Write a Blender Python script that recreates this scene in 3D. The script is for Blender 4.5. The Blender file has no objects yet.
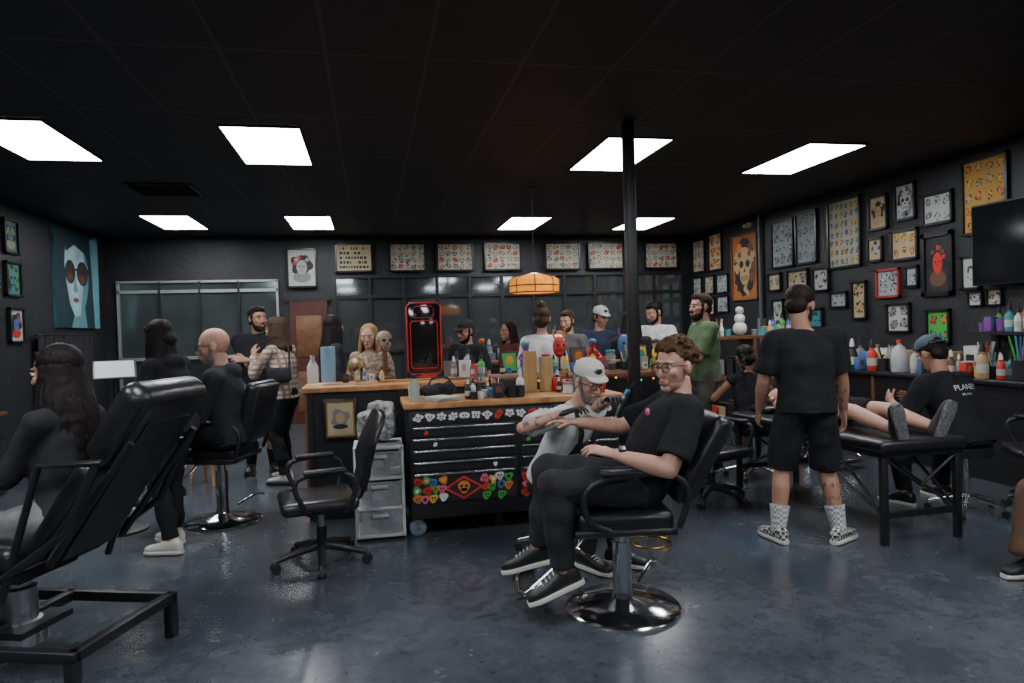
import bpy, bmesh, math, random
from mathutils import Vector, Matrix, noise
V=Vector
random.seed(7)
YAW=11.7
ca,sa=math.cos(math.radians(YAW)),math.sin(math.radians(YAW))
def PL(X,D,z=0): return V((X*ca+D*sa,-X*sa+D*ca,z))
def MP(X,D,phi,z=0): return Matrix.Translation(PL(X,D,z))@Matrix.Rotation(-math.radians(phi+YAW),4,'Z')
def MR(x,y,rz=0,z=0): return Matrix.Translation((x,y,z))@Matrix.Rotation(math.radians(rz),4,'Z')
# ---------------------------------------------------------------- materials
MC={}
def M(name,col,rough=.6,metal=0,nz=0,ns=8,bump=0,bs=40,emit=0,ecol=None,trans=0,coat=0,alpha=1,spec=.5,kind=None,col2=None):
    if name in MC: return MC[name]
    m=bpy.data.materials.new(name); m.use_nodes=True; nt=m.node_tree; p=nt.nodes['Principled BSDF']; L=nt.links
    p.inputs['Base Color'].default_value=(*col,1); p.inputs['Roughness'].default_value=rough; p.inputs['Metallic'].default_value=metal
    p.inputs['Specular IOR Level'].default_value=spec
    if coat: p.inputs['Coat Weight'].default_value=coat; p.inputs['Coat Roughness'].default_value=.12
    if trans: p.inputs['Transmission Weight'].default_value=trans
    if alpha<1: p.inputs['Alpha'].default_value=alpha
    if emit:
        p.inputs['Emission Color'].default_value=(*(ecol or col),1); p.inputs['Emission Strength'].default_value=emit
    tc=nt.nodes.new('ShaderNodeTexCoord'); co_=tc.outputs['Object']
    if kind=='hair':
        mp=nt.nodes.new('ShaderNodeMapping'); mp.inputs['Scale'].default_value=(1,1,.12); L.new(co_,mp.inputs['Vector']); co_=mp.outputs['Vector']
    if kind in('checker','plaid'):
        if kind=='checker':
            t=nt.nodes.new('ShaderNodeTexChecker'); t.inputs['Scale'].default_value=ns
            t.inputs['Color1'].default_value=(*col,1); t.inputs['Color2'].default_value=(*col2,1)
            L.new(co_,t.inputs['Vector']); L.new(t.outputs['Color'],p.inputs['Base Color'])
        else:
            mx=nt.nodes.new('ShaderNodeMix'); mx.data_type='RGBA'; mx.inputs['A'].default_value=(*col,1); mx.inputs['B'].default_value=(*col2,1)
            w1=nt.nodes.new('ShaderNodeTexWave'); w1.bands_direction='Z'; w2=nt.nodes.new('ShaderNodeTexWave'); w2.bands_direction='X'
            for w in(w1,w2): w.inputs['Scale'].default_value=ns; w.inputs['Distortion'].default_value=.4; L.new(co_,w.inputs['Vector'])
            a=nt.nodes.new('ShaderNodeMath'); a.operation='MAXIMUM'; L.new(w1.outputs['Fac'],a.inputs[0]); L.new(w2.outputs['Fac'],a.inputs[1])
            L.new(a.outputs[0],mx.inputs['Factor']); L.new(mx.outputs['Result'],p.inputs['Base Color'])
    elif nz or kind=='tattoo':
        n=nt.nodes.new('ShaderNodeTexNoise'); n.inputs['Scale'].default_value=ns; n.inputs['Detail'].default_value=5
        L.new(co_,n.inputs['Vector'])
        r=nt.nodes.new('ShaderNodeValToRGB')
        if kind=='tattoo':
            r.color_ramp.elements[0].position=.41; r.color_ramp.elements[1].position=.50
            r.color_ramp.elements[0].color=(*[c*.28+.01 for c in col],1); r.color_ramp.elements[1].color=(*col,1)
        else:
            r.color_ramp.elements[0].position=.3; r.color_ramp.elements[1].position=.7
            c2=col2 or tuple(c*(1+nz) for c in col)
            r.color_ramp.elements[0].color=(*[c*(1-nz) for c in col],1); r.color_ramp.elements[1].color=(*c2,1)
        L.new(n.outputs['Fac'],r.inputs['Fac']); L.new(r.outputs['Color'],p.inputs['Base Color'])
    if bump:
        n2=nt.nodes.new('ShaderNodeTexNoise'); n2.inputs['Scale'].default_value=bs; n2.inputs['Detail'].default_value=3
        L.new(co_,n2.inputs['Vector'])
        b=nt.nodes.new('ShaderNodeBump'); b.inputs['Strength'].default_value=bump; b.inputs['Distance'].default_value=.02
        L.new(n2.outputs['Fac'],b.inputs['Height']); L.new(b.outputs['Normal'],p.inputs['Normal'])
    MC[name]=m; return m
def cloth(n,c,**k): return M('cloth_'+n,c,rough=.9,nz=.2,ns=14,bump=.35,bs=11,spec=.2,**k)
blackc=cloth('black',(.017,.017,.021)); softblack=cloth('soft_black',(.03,.03,.037)); whitec=cloth('white',(.62,.62,.62)); denim=cloth('dark_denim',(.03,.033,.045))
skinA=M('skin_light',(.55,.31,.23),rough=.5,nz=.08,ns=20); skinB=M('skin_tan',(.42,.225,.15),rough=.5,nz=.08,ns=20); skinC=M('skin_brown',(.3,.16,.1),rough=.5,nz=.08,ns=20)
tatA=M('tattooed_skin_light',(.5,.3,.23),rough=.5,kind='tattoo',ns=20); tatB=M('tattooed_skin_tan',(.42,.23,.155),rough=.5,kind='tattoo',ns=20)
lipm=M('lips',(.42,.16,.14),rough=.4); eyew=M('eye_white',(.7,.7,.68),rough=.2); eyeb=M('eye_iris',(.03,.02,.015),rough=.1)
def hairm(n,c): return M('hair_'+n,c,rough=.6,nz=.45,ns=90,bump=.3,bs=90,kind='hair',spec=.22)
hblack=hairm('black',(.008,.006,.006)); hbrown=hairm('brown',(.05,.028,.016)); hdark=hairm('dark_brown',(.018,.011,.008)); hblond=hairm('blond',(.34,.2,.09)); hgrey=hairm('grey',(.2,.18,.17)); hcurl=hairm('chestnut',(.075,.036,.018))
chrome=M('chrome',(.75,.77,.8),rough=.12,metal=1); steel=M('brushed_steel',(.5,.52,.55),rough=.3,metal=1)
vinyl=M('black_vinyl',(.014,.014,.017),rough=.33,bump=.12,bs=25,coat=.12); plast=M('black_plastic',(.016,.016,.019),rough=.42); powder=M('black_powder_coat',(.014,.014,.017),rough=.4)
rubber=M('rubber',(.02,.02,.02),rough=.8); whiteR=M('white_rubber',(.65,.64,.6),rough=.6,nz=.1); glassb=M('dark_glass',(.15,.17,.18),rough=.06,metal=.75)
wood=M('oak_top',(.5,.24,.09),rough=.4,nz=.35,ns=9); wood2=M('walnut',(.16,.07,.03),rough=.45,nz=.3,ns=9)
paperW=M('paper_white',(.46,.48,.45),rough=.6,nz=.05); paperC=M('paper_cream',(.46,.38,.24),rough=.6,nz=.1,ns=5); paperI=M('paper_ivory',(.47,.44,.34),rough=.6,nz=.1,ns=5); ink=M('ink_black',(.015,.015,.018),rough=.6)
fblack=M('frame_black',(.012,.012,.014),rough=.3); fwood=M('frame_wood',(.2,.09,.035),rough=.4); fred=M('frame_red',(.35,.03,.02),rough=.4)
def pc(n,c,r=.5): return M('paint_'+n,c,rough=r)
red=pc('red',(.55,.03,.02)); teal=pc('teal',(.05,.28,.3)); blue=pc('blue',(.06,.16,.4)); green=pc('green',(.06,.38,.06)); yellow=pc('yellow',(.7,.42,.04)); orange=pc('orange',(.65,.2,.03)); purple=pc('purple',(.2,.06,.3)); tan=pc('tan',(.45,.3,.15)); pink=pc('pink',(.7,.12,.25)); white=pc('white',(.65,.65,.65)); grey=pc('grey',(.2,.2,.21)); gold=M('gold',(.6,.38,.1),rough=.3,metal=1); brown=pc('brown',(.13,.06,.03)); lgrey=pc('light_grey',(.36,.36,.34))
# ---------------------------------------------------------------- geometry kit
class O:
    def __init__(s,name='tmp'): s.name=name; s.v=[]; s.f=[]; s.m=[]; s.sm=[]; s.mats=[]
    def mi(s,m):
        if m not in s.mats: s.mats.append(m)
        return s.mats.index(m)
    def add(s,vs,fs,mat=None,smooth=True,X=None):
        k=len(s.v); i=s.mi(mat)
        s.v.extend([(X@V(a)) for a in vs] if X else [V(a) for a in vs])
        for f in fs: s.f.append(tuple(a+k for a in f)); s.m.append(i); s.sm.append(smooth)
    def box(s,c,size,mat=None,rot=None,bev=0,seg=2):
        X=Matrix.Translation(c)@(rot.to_4x4() if rot else Matrix())
        h=[a/2 for a in size]
        if not bev:
            vs=[(x,y,z) for x in(-h[0],h[0]) for y in(-h[1],h[1]) for z in(-h[2],h[2])]
            s.add(vs,[(0,1,3,2),(4,6,7,5),(0,4,5,1),(2,3,7,6),(0,2,6,4),(1,5,7,3)],mat,False,X); return
        bm=bmesh.new(); bmesh.ops.create_cube(bm,size=1); bmesh.ops.scale(bm,vec=size,verts=bm.verts)
        bmesh.ops.bevel(bm,geom=bm.edges[:],offset=min(bev,min(h)*.98),segments=seg,profile=.5,affect='EDGES')
        bm.verts.index_update(); s.add([v.co.copy() for v in bm.verts],[[v.index for v in f.verts] for f in bm.faces],mat,True,X); bm.free()
    def loft(s,secs,mat=None,n=14,X=None,pw=1):
        vs=[];fs=[]
        for c,ax,ay,rx,ry in secs:
            for i in range(n):
                a=2*math.pi*i/n; C=math.cos(a);S_=math.sin(a)
                if pw!=1: C=math.copysign(abs(C)**pw,C); S_=math.copysign(abs(S_)**pw,S_)
                vs.append(V(c)+V(ax)*rx*C+V(ay)*ry*S_)
        for j in range(len(secs)-1):
            for i in range(n):
                a=j*n+i;b=j*n+(i+1)%n; fs.append((a,b,b+n,a+n))
        fs.append(tuple(range(n-1,-1,-1))); k=(len(secs)-1)*n; fs.append(tuple(range(k,k+n)))
        s.add(vs,fs,mat,True,X)
    def cyl(s,p0,p1,r0,r1=None,mat=None,n=14):
        p0=V(p0);p1=V(p1); r1=r0 if r1 is None else r1
        d=(p1-p0).normalized(); a=d.orthogonal().normalized(); b=d.cross(a)
        s.loft([(p0,a,b,r0,r0),(p1,a,b,r1,r1)],mat,n)
    def ell(s,c,r,mat=None,rot=None,nu=14,nv=9,X=None):
        if not hasattr(r,'__len__'): r=(r,r,r)
        vs=[V((0,0,r[2]))]
        for j in range(1,nv):
            t=math.pi*j/nv
            for i in range(nu):
                a=2*math.pi*i/nu; vs.append(V((r[0]*math.sin(t)*math.cos(a),r[1]*math.sin(t)*math.sin(a),r[2]*math.cos(t))))
        vs.append(V((0,0,-r[2]))); fs=[]
        for i in range(nu): fs.append((0,1+i,1+(i+1)%nu))
        for j in range(nv-2):
            for i in range(nu):
                a=1+j*nu+i;b=1+j*nu+(i+1)%nu; fs.append((a,a+nu,b+nu,b))
        k=len(vs)-1
        for i in range(nu): fs.append((k,k-nu+(i+1)%nu,k-nu+i))
        Y=Matrix.Translation(c)@(rot.to_4x4() if rot else Matrix())
        s.add(vs,fs,mat,True,(X@Y) if X else Y)
    def tube(s,pts,r,mat=None,n=8,smooth=0,closed=False):
        pts=[V(p) for p in pts]
        for _ in range(smooth):
            q=[]; m=len(pts)
            if closed:
                for i in range(m): a,b=pts[i],pts[(i+1)%m]; q+= [a*.75+b*.25,a*.25+b*.75]
            else:
                q=[pts[0]]
                for i in range(m-1): a,b=pts[i],pts[i+1]; q+=[a*.75+b*.25,a*.25+b*.75]
                q.append(pts[-1])
            pts=q
        m=len(pts); vs=[];fs=[]; up=None
        for i in range(m):
            if closed: d=(pts[(i+1)%m]-pts[i-1])
            else: d=pts[min(i+1,m-1)]-pts[max(i-1,0)]
            d.normalize()
            up=d.orthogonal().normalized() if up is None else (up-d*up.dot(d)).normalized()
            b=d.cross(up); rr=r[i*len(r)//m] if hasattr(r,'__len__') else r
            for k in range(n):
                a=2*math.pi*k/n; vs.append(pts[i]+up*rr*math.cos(a)+b*rr*math.sin(a))
        for i in range(m if closed else m-1):
            for k in range(n):
                a=i*n+k;b=i*n+(k+1)%n;c=((i+1)%m)*n+(k+1)%n;d_=((i+1)%m)*n+k; fs.append((a,b,c,d_))
        if not closed: fs.append(tuple(range(n-1,-1,-1))); fs.append(tuple(range((m-1)*n,m*n)))
        s.add(vs,fs,mat,True)
    def lathe(s,prof,mat=None,c=(0,0,0),n=20,X=None):
        vs=[];fs=[]
        for r,z in prof:
            for i in range(n): a=2*math.pi*i/n; vs.append((c[0]+r*math.cos(a),c[1]+r*math.sin(a),c[2]+z))
        for j in range(len(prof)-1):
            for i in range(n):
                a=j*n+i;b=j*n+(i+1)%n; fs.append((a,b,b+n,a+n))
        fs.append(tuple(range(n-1,-1,-1))); k=(len(prof)-1)*n; fs.append(tuple(range(k,k+n)))
        s.add(vs,fs,mat,True,X)
    def poly(s,pts,mat=None): s.add(pts,[tuple(range(len(pts)))],mat,False)
    def make(s,X=None):
        me=bpy.data.meshes.new(s.name); me.from_pydata([tuple(a) for a in s.v],[],s.f)
        for m in s.mats: me.materials.append(m)
        me.polygons.foreach_set('material_index',s.m); me.polygons.foreach_set('use_smooth',s.sm)
        try: me.set_sharp_from_angle(angle=math.radians(50))
        except Exception: pass
        me.update(); o=bpy.data.objects.new(s.name,me); bpy.context.scene.collection.objects.link(o)
        if X is not None: o.matrix_world=X
        return o
def remesh(soup,vox,sm=4,nz=0,nf=30):
    me=bpy.data.meshes.new('t'); me.from_pydata([tuple(a) for a in soup.v],[],soup.f)
    o=bpy.data.objects.new('t',me); bpy.context.scene.collection.objects.link(o)
    r=o.modifiers.new('r','REMESH'); r.mode='VOXEL'; r.voxel_size=vox
    if sm: q=o.modifiers.new('s','SMOOTH'); q.factor=.5; q.iterations=sm
    dg=bpy.context.evaluated_depsgraph_get(); ev=o.evaluated_get(dg); m=ev.to_mesh()
    vs=[v.co.copy() for v in m.vertices]; ns=[v.normal.copy() for v in m.vertices] if nz else None
    fs=[tuple(p.vertices) for p in m.polygons]
    ev.to_mesh_clear(); bpy.data.objects.remove(o); bpy.data.meshes.remove(me)
    if nz: vs=[v+n_*nz*noise.noise(v*nf) for v,n_ in zip(vs,ns)]
    return vs,fs
def frame3(d,n):
    d=V(d).normalized(); n=V(n); n=(n-d*n.dot(d))
    n=n.normalized() if n.length>1e-4 else d.orthogonal().normalized()
    return d,n,d.cross(n)
# ---------------------------------------------------------------- people
def ik(a,t,l1,l2,pole):
    d=t-a; L=min(d.length,(l1+l2)*.998); dn=d.normalized(); t=a+dn*L
    x=(l1*l1-l2*l2+L*L)/(2*L); h=math.sqrt(max(l1*l1-x*x,0))
    p=V(pole); p=p-dn*p.dot(dn); p=p.normalized() if p.length>1e-4 else dn.orthogonal()
    return a+dn*x+p*h,t
def hand(o,w,d,n,left,s,mat,curl,vox):
    d,n,sd=frame3(d,n)          # n: palm side
    if left: sd=-sd             # sd: towards the thumb (index) side
    S=O(); S.loft([(w-d*.02*s,sd,n,.027*s,.02*s),(w+d*.02*s,sd,n,.032*s,.018*s),(w+d*.06*s,sd,n,.04*s,.016*s),(w+d*.09*s,sd,n,.041*s,.013*s),(w+d*.1*s,sd,n,.038*s,.01*s)])
    for i,(off,ln) in enumerate(((.031,.072),(.0105,.08),(-.0105,.074),(-.031,.058))):
        p=w+d*(.088-.004*abs(i-1))*s+sd*off*s; a=curl*(.7+.12*i); seg=ln*s*V((.45,.3,.25)); r=.0088*s
        dd=(d+sd*off*1.5).normalized(); S.ell(p,.0105*s)
        for k in range(3):
            an=a*(.5 if k==0 else 1)*(k+1)*.62
            di=dd*math.cos(an)+n*math.sin(an); q=p+di*seg[k]; S.cyl(p,q,r*(1-.07*k),r*(.93-.07*k),n=8); S.ell(q,r*(.96-.07*k),nu=8,nv=6); p=q
    p=w+d*.03*s+sd*.026*s; di=(d*.6+sd*.75+n*.25).normalized(); q=p+di*.045*s; S.cyl(p-di*.01,q,.014*s,.0105*s,n=8); S.ell(q,.011*s,nu=8,nv=6)
    di=(d*.85+sd*.25+n*(.3+curl*.3)).normalized(); r_=q+di*.034*s; S.cyl(q,r_,.0105*s,.009*s,n=8); S.ell(r_,.0092*s,nu=8,nv=6)
    vs,fs=remesh(S,vox,2); o.add(vs,fs,mat)
def shoe(o,a,d,up,s,mat,sole,lace=None):
    d=V(d).normalized(); up=V(up); up=(up-d*up.dot(d)).normalized(); sd=d.cross(up)
    b=a-up*.085*s
    st=[(-.078,.02,.045),(-.068,.032,.075),(-.04,.037,.098),(0,.038,.102),(.05,.04,.082),(.1,.046,.06),(.15,.047,.05),(.185,.038,.042),(.203,.02,.03)]
    o.loft([(b+d*y*s+up*(.018+h*.5)*s,sd,up,w*s,(h*.5)*s) for y,w,h in st],mat,n=14,pw=.75)
    o.loft([(b+d*y*s+up*.013*s,sd,up,(w+.004)*s,.013*s) for y,w,h in [(-.083,.018,0)]+st[1:-1]+[(.208,.022,0)]],sole,n=14,pw=.45)
    if lace:
        for k in range(4):
            y=.045+.022*k; h=.082+.018-.9*(y-.05)*.45
            o.tube([b+d*(y)*s+sd*.022*s+up*(h-.004)*s,b+d*y*s+up*(h+.006)*s,b+d*y*s-sd*.022*s+up*(h-.004)*s],.0035*s,lace,n=5,smooth=1)
def person(name,X,D,phi,H=1.75,hipz=None,lean=0,side=0,twist=0,hyaw=0,hpitch=0,htilt=0,feet=None,footdir=None,footup=None,hands=None,hd=(None,None),hn=(None,None),kpole=((0,1,.2),(0,1,.2)),epole=((-.5,-1,-.4),(.5,-1,-.4)),
           skin=skinA,top=blackc,sleeve='short',bottom=blackc,legs='pants',shoes=(plast,whiteR,None),sock=None,hair='short',hm=hdark,beard=None,cap=None,glasses=False,fem=False,bulk=1.0,curl=.5,glove=None,vox=.012,tat=(),tatm=None,hood=False,hairlen=.4,apron=None,neckfw=.03,text=None,logo=None,hs_=1.06):
    W=MP(X,D,phi); Wi=W.inverted()
    def loc(p): return None if p is None else ((Wi@p) if isinstance(p,Vector) else V(p))
    s=H/1.75; o=O(name)
    pel=V((0,0,hipz if hipz else .95*s))
    Rl=Matrix.Rotation(math.radians(-lean),3,'X')@Matrix.Rotation(math.radians(side),3,'Y')
    up=Rl@V((0,0,1)); Rt=Matrix.Rotation(math.radians(-twist),3,'Z')
    hr=V((1,0,0)); sr=(Rl@Rt@V((1,0,0))).normalized()
    sp=lambda t:pel+up*t*s
    sw=(.165 if fem else .188)*s*(.5+.5*bulk)
    sh=[sp(.435)-sr*sw,sp(.435)+sr*sw]; hp=[pel-hr*.088*s-up*.01,pel+hr*.088*s-up*.01]
    fo=feet or [(-.11*s,0,.085*s),(.11*s,0,.085*s)]; fo=[loc(p) for p in fo]
    kn=[];an=[]
    for i in(0,1): k,a=ik(hp[i],fo[i],.445*s,.43*s,kpole[i]); kn.append(k);an.append(a)
    ha=list(hands) if hands else [None,None]; el=[];wr=[]
    for i in(0,1):
        t=loc(ha[i]); sg=-1 if i==0 else 1
        if t is None: t=sh[i]+V((sg*.07,.05,-.53))*s
        e,w=ik(sh[i],t,.295*s,.255*s,epole[i]); el.append(e);wr.append(w)
    nb=sp(.50); fz=(up*.6+V((0,0,1))*.4).normalized()
    hc=nb+fz*.158*s+V((0,neckfw,0))
    HR=Matrix.Rotation(math.radians(-hyaw),3,'Z')@Matrix.Rotation(math.radians(-hpitch),3,'X')@Matrix.Rotation(math.radians(htilt),3,'Y')
    hs=s*hs_; HX=Matrix.Translation(hc)@HR.to_4x4()@Matrix.Scale(hs,4)
    fa=lambda t:(hr.lerp(sr,max(0,min(1,t/.45)))).normalized()
    def torso(S,rings):
        secs=[]
        for t,rx,ry,dy in rings:
            r=fa(t); f=up.cross(r).normalized(); secs.append((sp(t)+f*dy*s,r,f,rx*s,ry*s))
        S.loft(secs,n=20,pw=.9)
    # skin body: one continuous surface
    S=O(); b=bulk; wq=.82 if fem else 1
    torso(S,[(-.09,.1*b,.08*b,0),(-.03,.15*b,.1*b,0),(.04,.15*b,.1*b,0),(.14,.13*b*wq,.09*b,0),(.30,.15*b,.105*b,0),(.40,.16*b*wq,.095,0),(.46,.12,.075,0),(.50,.06,.06,0)])
    S.cyl(nb-up*.05*s,HX@V((0,-.022,-.05)),.065*s*(.82 if fem else 1),.057*s*(.82 if fem else 1))
    al=.88 if fem else 1
    for i in(0,1):
        S.cyl(sp(.42),sh[i],.07*s,.055*s*al); S.ell(sh[i],.055*s*al*b)
        S.cyl(sh[i],el[i],.05*s*al*b,.04*s*al*b); S.ell(el[i],.04*s*al*b)
        d=(wr[i]-el[i]); m=el[i]+d*.3; S.cyl(el[i],m,.04*s*al*b,.042*s*al*b); S.cyl(m,wr[i]+d.normalized()*.01,.042*s*al*b,.026*s*al)
        S.cyl(hp[i],kn[i],.085*s*b,.056*s*b); S.ell(kn[i],.056*s*b)
        d=(an[i]-kn[i]); bk=V((0,-.012,0))*s; m=kn[i]+d*.33+bk; S.cyl(kn[i],m,.054*s,.056*s*b); S.cyl(m,an[i],.056*s*b,.036*s)
    vs,fs=remesh(S,vox,3); k0=len(o.f); o.add(vs,fs,skin)
    if tat:
        ti=o.mi(tatm or tatA); segs=[]
        for t in tat: i=0 if t[-1]=='l' else 1; segs.append((sh[i],el[i]) if t[0]=='u' else (el[i],wr[i]) if t[0]=='a' else (kn[i],an[i]))
        for fi,f in enumerate(fs):
            c=vs[f[0]]
            for a,bb in segs:
                d=bb-a; tt=(c-a).dot(d)/d.length_squared
                if .05<tt<.92 and (c-a-d*tt).length<.09: o.m[k0+fi]=ti
    # top
    if top:
        S=O(); g=.016*(1.5 if hood else 1)
        torso(S,[(-.075,.16*b+g,.115*b+g,0),(0,.163*b+g,.115*b+g,0),(.12,.15*b*(.9 if fem else 1)+g,.11*b+g,.005),(.26,.16*b+g,.12*b+g,.005),(.36,.172*b*wq+g,.115+g,0),(.43,.15*wq+g,.09+g,0),(.475,.105+g,.07+g,0),(.50,.066+g*.4,.06+g*.4,0)])
        for i in(0,1):
            r=.06*s*al*b+g*.6; S.cyl(sp(.425),sh[i],.072*s+g,r); S.ell(sh[i],r)
            if sleeve=='short': q=sh[i].lerp(el[i],.82); S.cyl(sh[i],q,r,r*1.08)
            elif sleeve=='long':
                S.cyl(sh[i],el[i],r,.05*s*al*b+g*.5); S.ell(el[i],.05*s*al*b+g*.5); S.cyl(el[i],el[i].lerp(wr[i],.97),.05*s*al*b+g*.5,.036*s+g*.3)
        if hood: S.ell(sp(.47)+V((0,-.085,0))*s,(.11*s,.06*s,.07*s))
        vs,fs=remesh(S,vox,4,.016,8); o.add(vs,fs,top)
        if logo: o.ell(sp(.34)+up.cross(sr).normalized()*(.125*s+g)-sr*.07*s,(.022,.012,.022),logo,nu=10,nv=6)
        if apron:
            S=O(); torso(S,[(-.12,.13*b+g,.135*b+g,.012),(.1,.12*b+g,.128*b+g,.015),(.3,.09+g,.125*b+g,.018)]); vs,fs=remesh(S,vox,3); o.add(vs,fs,apron)
            f=up.cross(sr).normalized()
            for q in(-1,1): o.tube([sp(.28)+sr*q*.07*s+f*.16*s,sp(.42)+sr*q*.085*s+f*.13*s,sp(.505)+sr*q*.09*s,sp(.42)+sr*q*.08*s-f*.13*s],.016,apron,smooth=1)
    # bottom
    S=O(); g=.014
    torso(S,[(-.1,.11*b+g,.09*b+g,0),(-.04,.155*b+g,.11*b+g,0),(.05,.15*b+g,.105*b+g,0)])
    for i in(0,1):
        S.ell(hp[i],.095*s*b); 
        if legs=='pants':
            S.cyl(hp[i],kn[i],.1*s*b,.07*s*b+.004); S.ell(kn[i],.07*s*b+.004); m=kn[i].lerp(an[i],.33)+V((0,-.014,0))*s; S.cyl(kn[i],m,.07*s*b,.071*s*b); S.cyl(m,kn[i].lerp(an[i],.93),.071*s*b,.058*s)
        elif legs=='wide': S.cyl(hp[i],kn[i],.11*s*b,.095*s*b); S.ell(kn[i],.095*s*b); S.cyl(kn[i],kn[i].lerp(an[i],.9),.095*s*b,.12*s)
        elif legs=='shorts': S.cyl(hp[i],kn[i].lerp(hp[i],-.02),.1*s*b,.092*s*b)
        elif legs=='long_shorts': S.cyl(hp[i],kn[i],.1*s*b,.092*s*b); S.ell(kn[i],.092*s*b);  S.cyl(kn[i],kn[i].lerp(an[i],.25),.092*s*b,.095*s*b)
    vs,fs=remesh(S,vox,3,.018,9); o.add(vs,fs,bottom)
    for i in(0,1):
        if sock: o.cyl(an[i].lerp(kn[i],-.03),an[i].lerp(kn[i],.38)+V((0,-.006,0)),.044*s,.06*s*b,sock,n=18)
        fd=(footdir[i] if footdir else ((-.18,1,0) if i==0 else (.18,1,0))); fu=(footup[i] if footup else (0,0,1))
        shoe(o,an[i],fd,fu,s,shoes[0],shoes[1],shoes[2])
        d=hd[i] or (wr[i]-el[i]); nn=hn[i] or (V((1 if i==0 else -1,0,0)))
        gm=glove if (glove and (glove is not True)) else skin
        hand(o,wr[i],d,nn,i==0,s*(.92 if fem else 1.02),gm,curl if not hasattr(curl,'__len__') else curl[i],max(.0048,vox*.5))
    # head
    S=O()
    S.ell((0,-.012,.03),(.077,.096,.09),nu=20,nv=14); S.ell((0,.022,-.02),(.064,.068,.085),nu=18,nv=12); S.ell((0,.028,-.074),(.051 if not fem else .045,.05,.042)); S.ell((0,.068,-.098),(.024,.02,.018))
    S.cyl((0,.08,.016),(0,.107,-.026),.009,.013,n=10); S.ell((0,.101,-.032),(.019,.015,.011)); S.ell((0,.072,.028),(.052,.018,.011)); S.ell((0,.084,-.066),(.026,.014,.018))
    for q in(-1,1): S.ell((q*.037,.058,-.022),(.024,.026,.024)); S.ell((q*.079,-.004,-.004),(.01,.02,.032),Matrix.Rotation(q*.25,3,'Z'))
    hv=max(.0042,vox*.45); vs,fs=remesh(S,hv,2); o.add(vs,fs,skin,True,HX)
    o.ell((0,.0965,-.0605),(.024,.006,.0045),lipm,X=HX,nu=10,nv=6); o.ell((0,.0955,-.07),(.02,.006,.0055),lipm,X=HX,nu=10,nv=6)
    for q in(-1,1):
        o.ell((q*.03,.079,.006),(.014,.011,.0085),eyew,X=HX,nu=10,nv=7); o.ell((q*.03,.0885,.006),(.0062,.003,.0062),eyeb,X=HX,nu=8,nv=5)
        o.ell((q*.03,.0885,.0135),(.016,.005,.0028),skin,X=HX,nu=8,nv=5); o.ell((q*.031,.09,.0275),(.019,.005,.0036),hm if hair!='bald' else hdark,Matrix.Rotation(q*.12,3,'Y'),nu=8,nv=5,X=HX)
    S=O(); hvx=.006 if vox<.011 else .009
    if hair in('short','crop'):
        k=0 if hair=='short' else -.006
        S.ell((0,-.024,.046+k),(.085+k,.098+k,.084),nu=18,nv=12); S.ell((0,.03,.09+k),(.06,.06,.035)); S.ell((0,-.06,-.02),(.07,.05,.06))
        for q in(-1,1): S.ell((q*.072,.012,.015),(.012,.018,.03))
    elif hair=='curly':
        S.ell((0,-.024,.046),(.085,.095,.08))
        rr=random.Random(5)
        for i in range(210):
            a=rr.uniform(0,6.28);z=rr.uniform(-.35,1); c=math.sqrt(max(0,1-z*z)); x,y=c*math.cos(a),c*math.sin(a)
            if y>.35 and z<.35: continue
            S.ell((x*.088,-.018+y*.1,.05+z*.09),rr.uniform(.009,.018),nu=8,nv=6)
    elif hair in('long','ponytail','bun','braids'):
        S.ell((0,-.024,.042),(.088,.1,.088),nu=18,nv=12); S.ell((0,-.055,-.03),(.078,.06,.075))
        for q in(-1,1): S.cyl((q*.045,.035,.1),(q*.076,.012,-.03),.016,.016)
        if hair=='bun': S.ell((0,-.08,.12),.045)
        if hair=='ponytail': S.tube([(0,-.1,.05),(0,-.16,.02),(0,-.17,-.1),(0,-.14,-.3)],[.035,.04,.035,.015],smooth=1)
        if hair=='braids':
            for q in(-1,1):
                for k in range(12): S.ell((q*(.05+.006*k+.008*(-1)**k),-.1-.01*math.sin(k*.5),-.02-k*.026),.024-.0009*k,nu=8,nv=6)
    if S.v:
        vs,fs=remesh(S,hvx if hair!='curly' else .0045,2 if hair!='curly' else 1,.003,45); o.add(vs,fs,hm,True,HX)
    if hair=='long':
        # strands fall from the crown over neck and back, in body space so they hang vertically
        S=O(); rr=random.Random(3); Lh=hairlen; vol=1.9 if Lh>.4 else 1; yawR=Matrix.Rotation(math.radians(-hyaw),3,'Z')
        for layer in(0,1):
          n_=44
          for i in range(n_):
            a=math.radians(-205+230*i/(n_-1))
            base=HX@V(((.076-.01*layer)*math.cos(a),-.02+(.084-.01*layer)*math.sin(a),.03+.03*layer)); out=yawR@V((math.cos(a),math.sin(a),0))
            e=rr.uniform(.88,1.0)*Lh; w_=rr.uniform(-.006,.006)
            p=[base,base+out*.014+V((0,0,-.09)),base+out*(.022*vol+w_)+V((0,-.01,-.2)),base+out*(.03*vol+w_)+V((0,-.03,-.55*e-.1)),base+out*(.018*vol+w_)+V((0,-.03,-e-.08))]
            S.tube(p,[.014,.015,.014,.012,.005],n=6,smooth=1)
        vs,fs=remesh(S,max(hvx*.9,.0055),1,.003,30); o.add(vs,fs,hm)
    if beard:
        S=O(); S.ell((0,.03,-.085),(.056,.055,.045)); S.ell((0,.066,-.098),(.034,.032,.032)); S.tube([(-.03,.085,-.062),(-.012,.102,-.05),(.012,.102,-.05),(.03,.085,-.062)],.008,n=6)
        for q in(-1,1): S.cyl((q*.07,.012,0),(q*.05,.035,-.08),.012,.02)
        vs,fs=remesh(S,hvx,2,.004,60); o.add(vs,fs,beard,True,HX)
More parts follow.
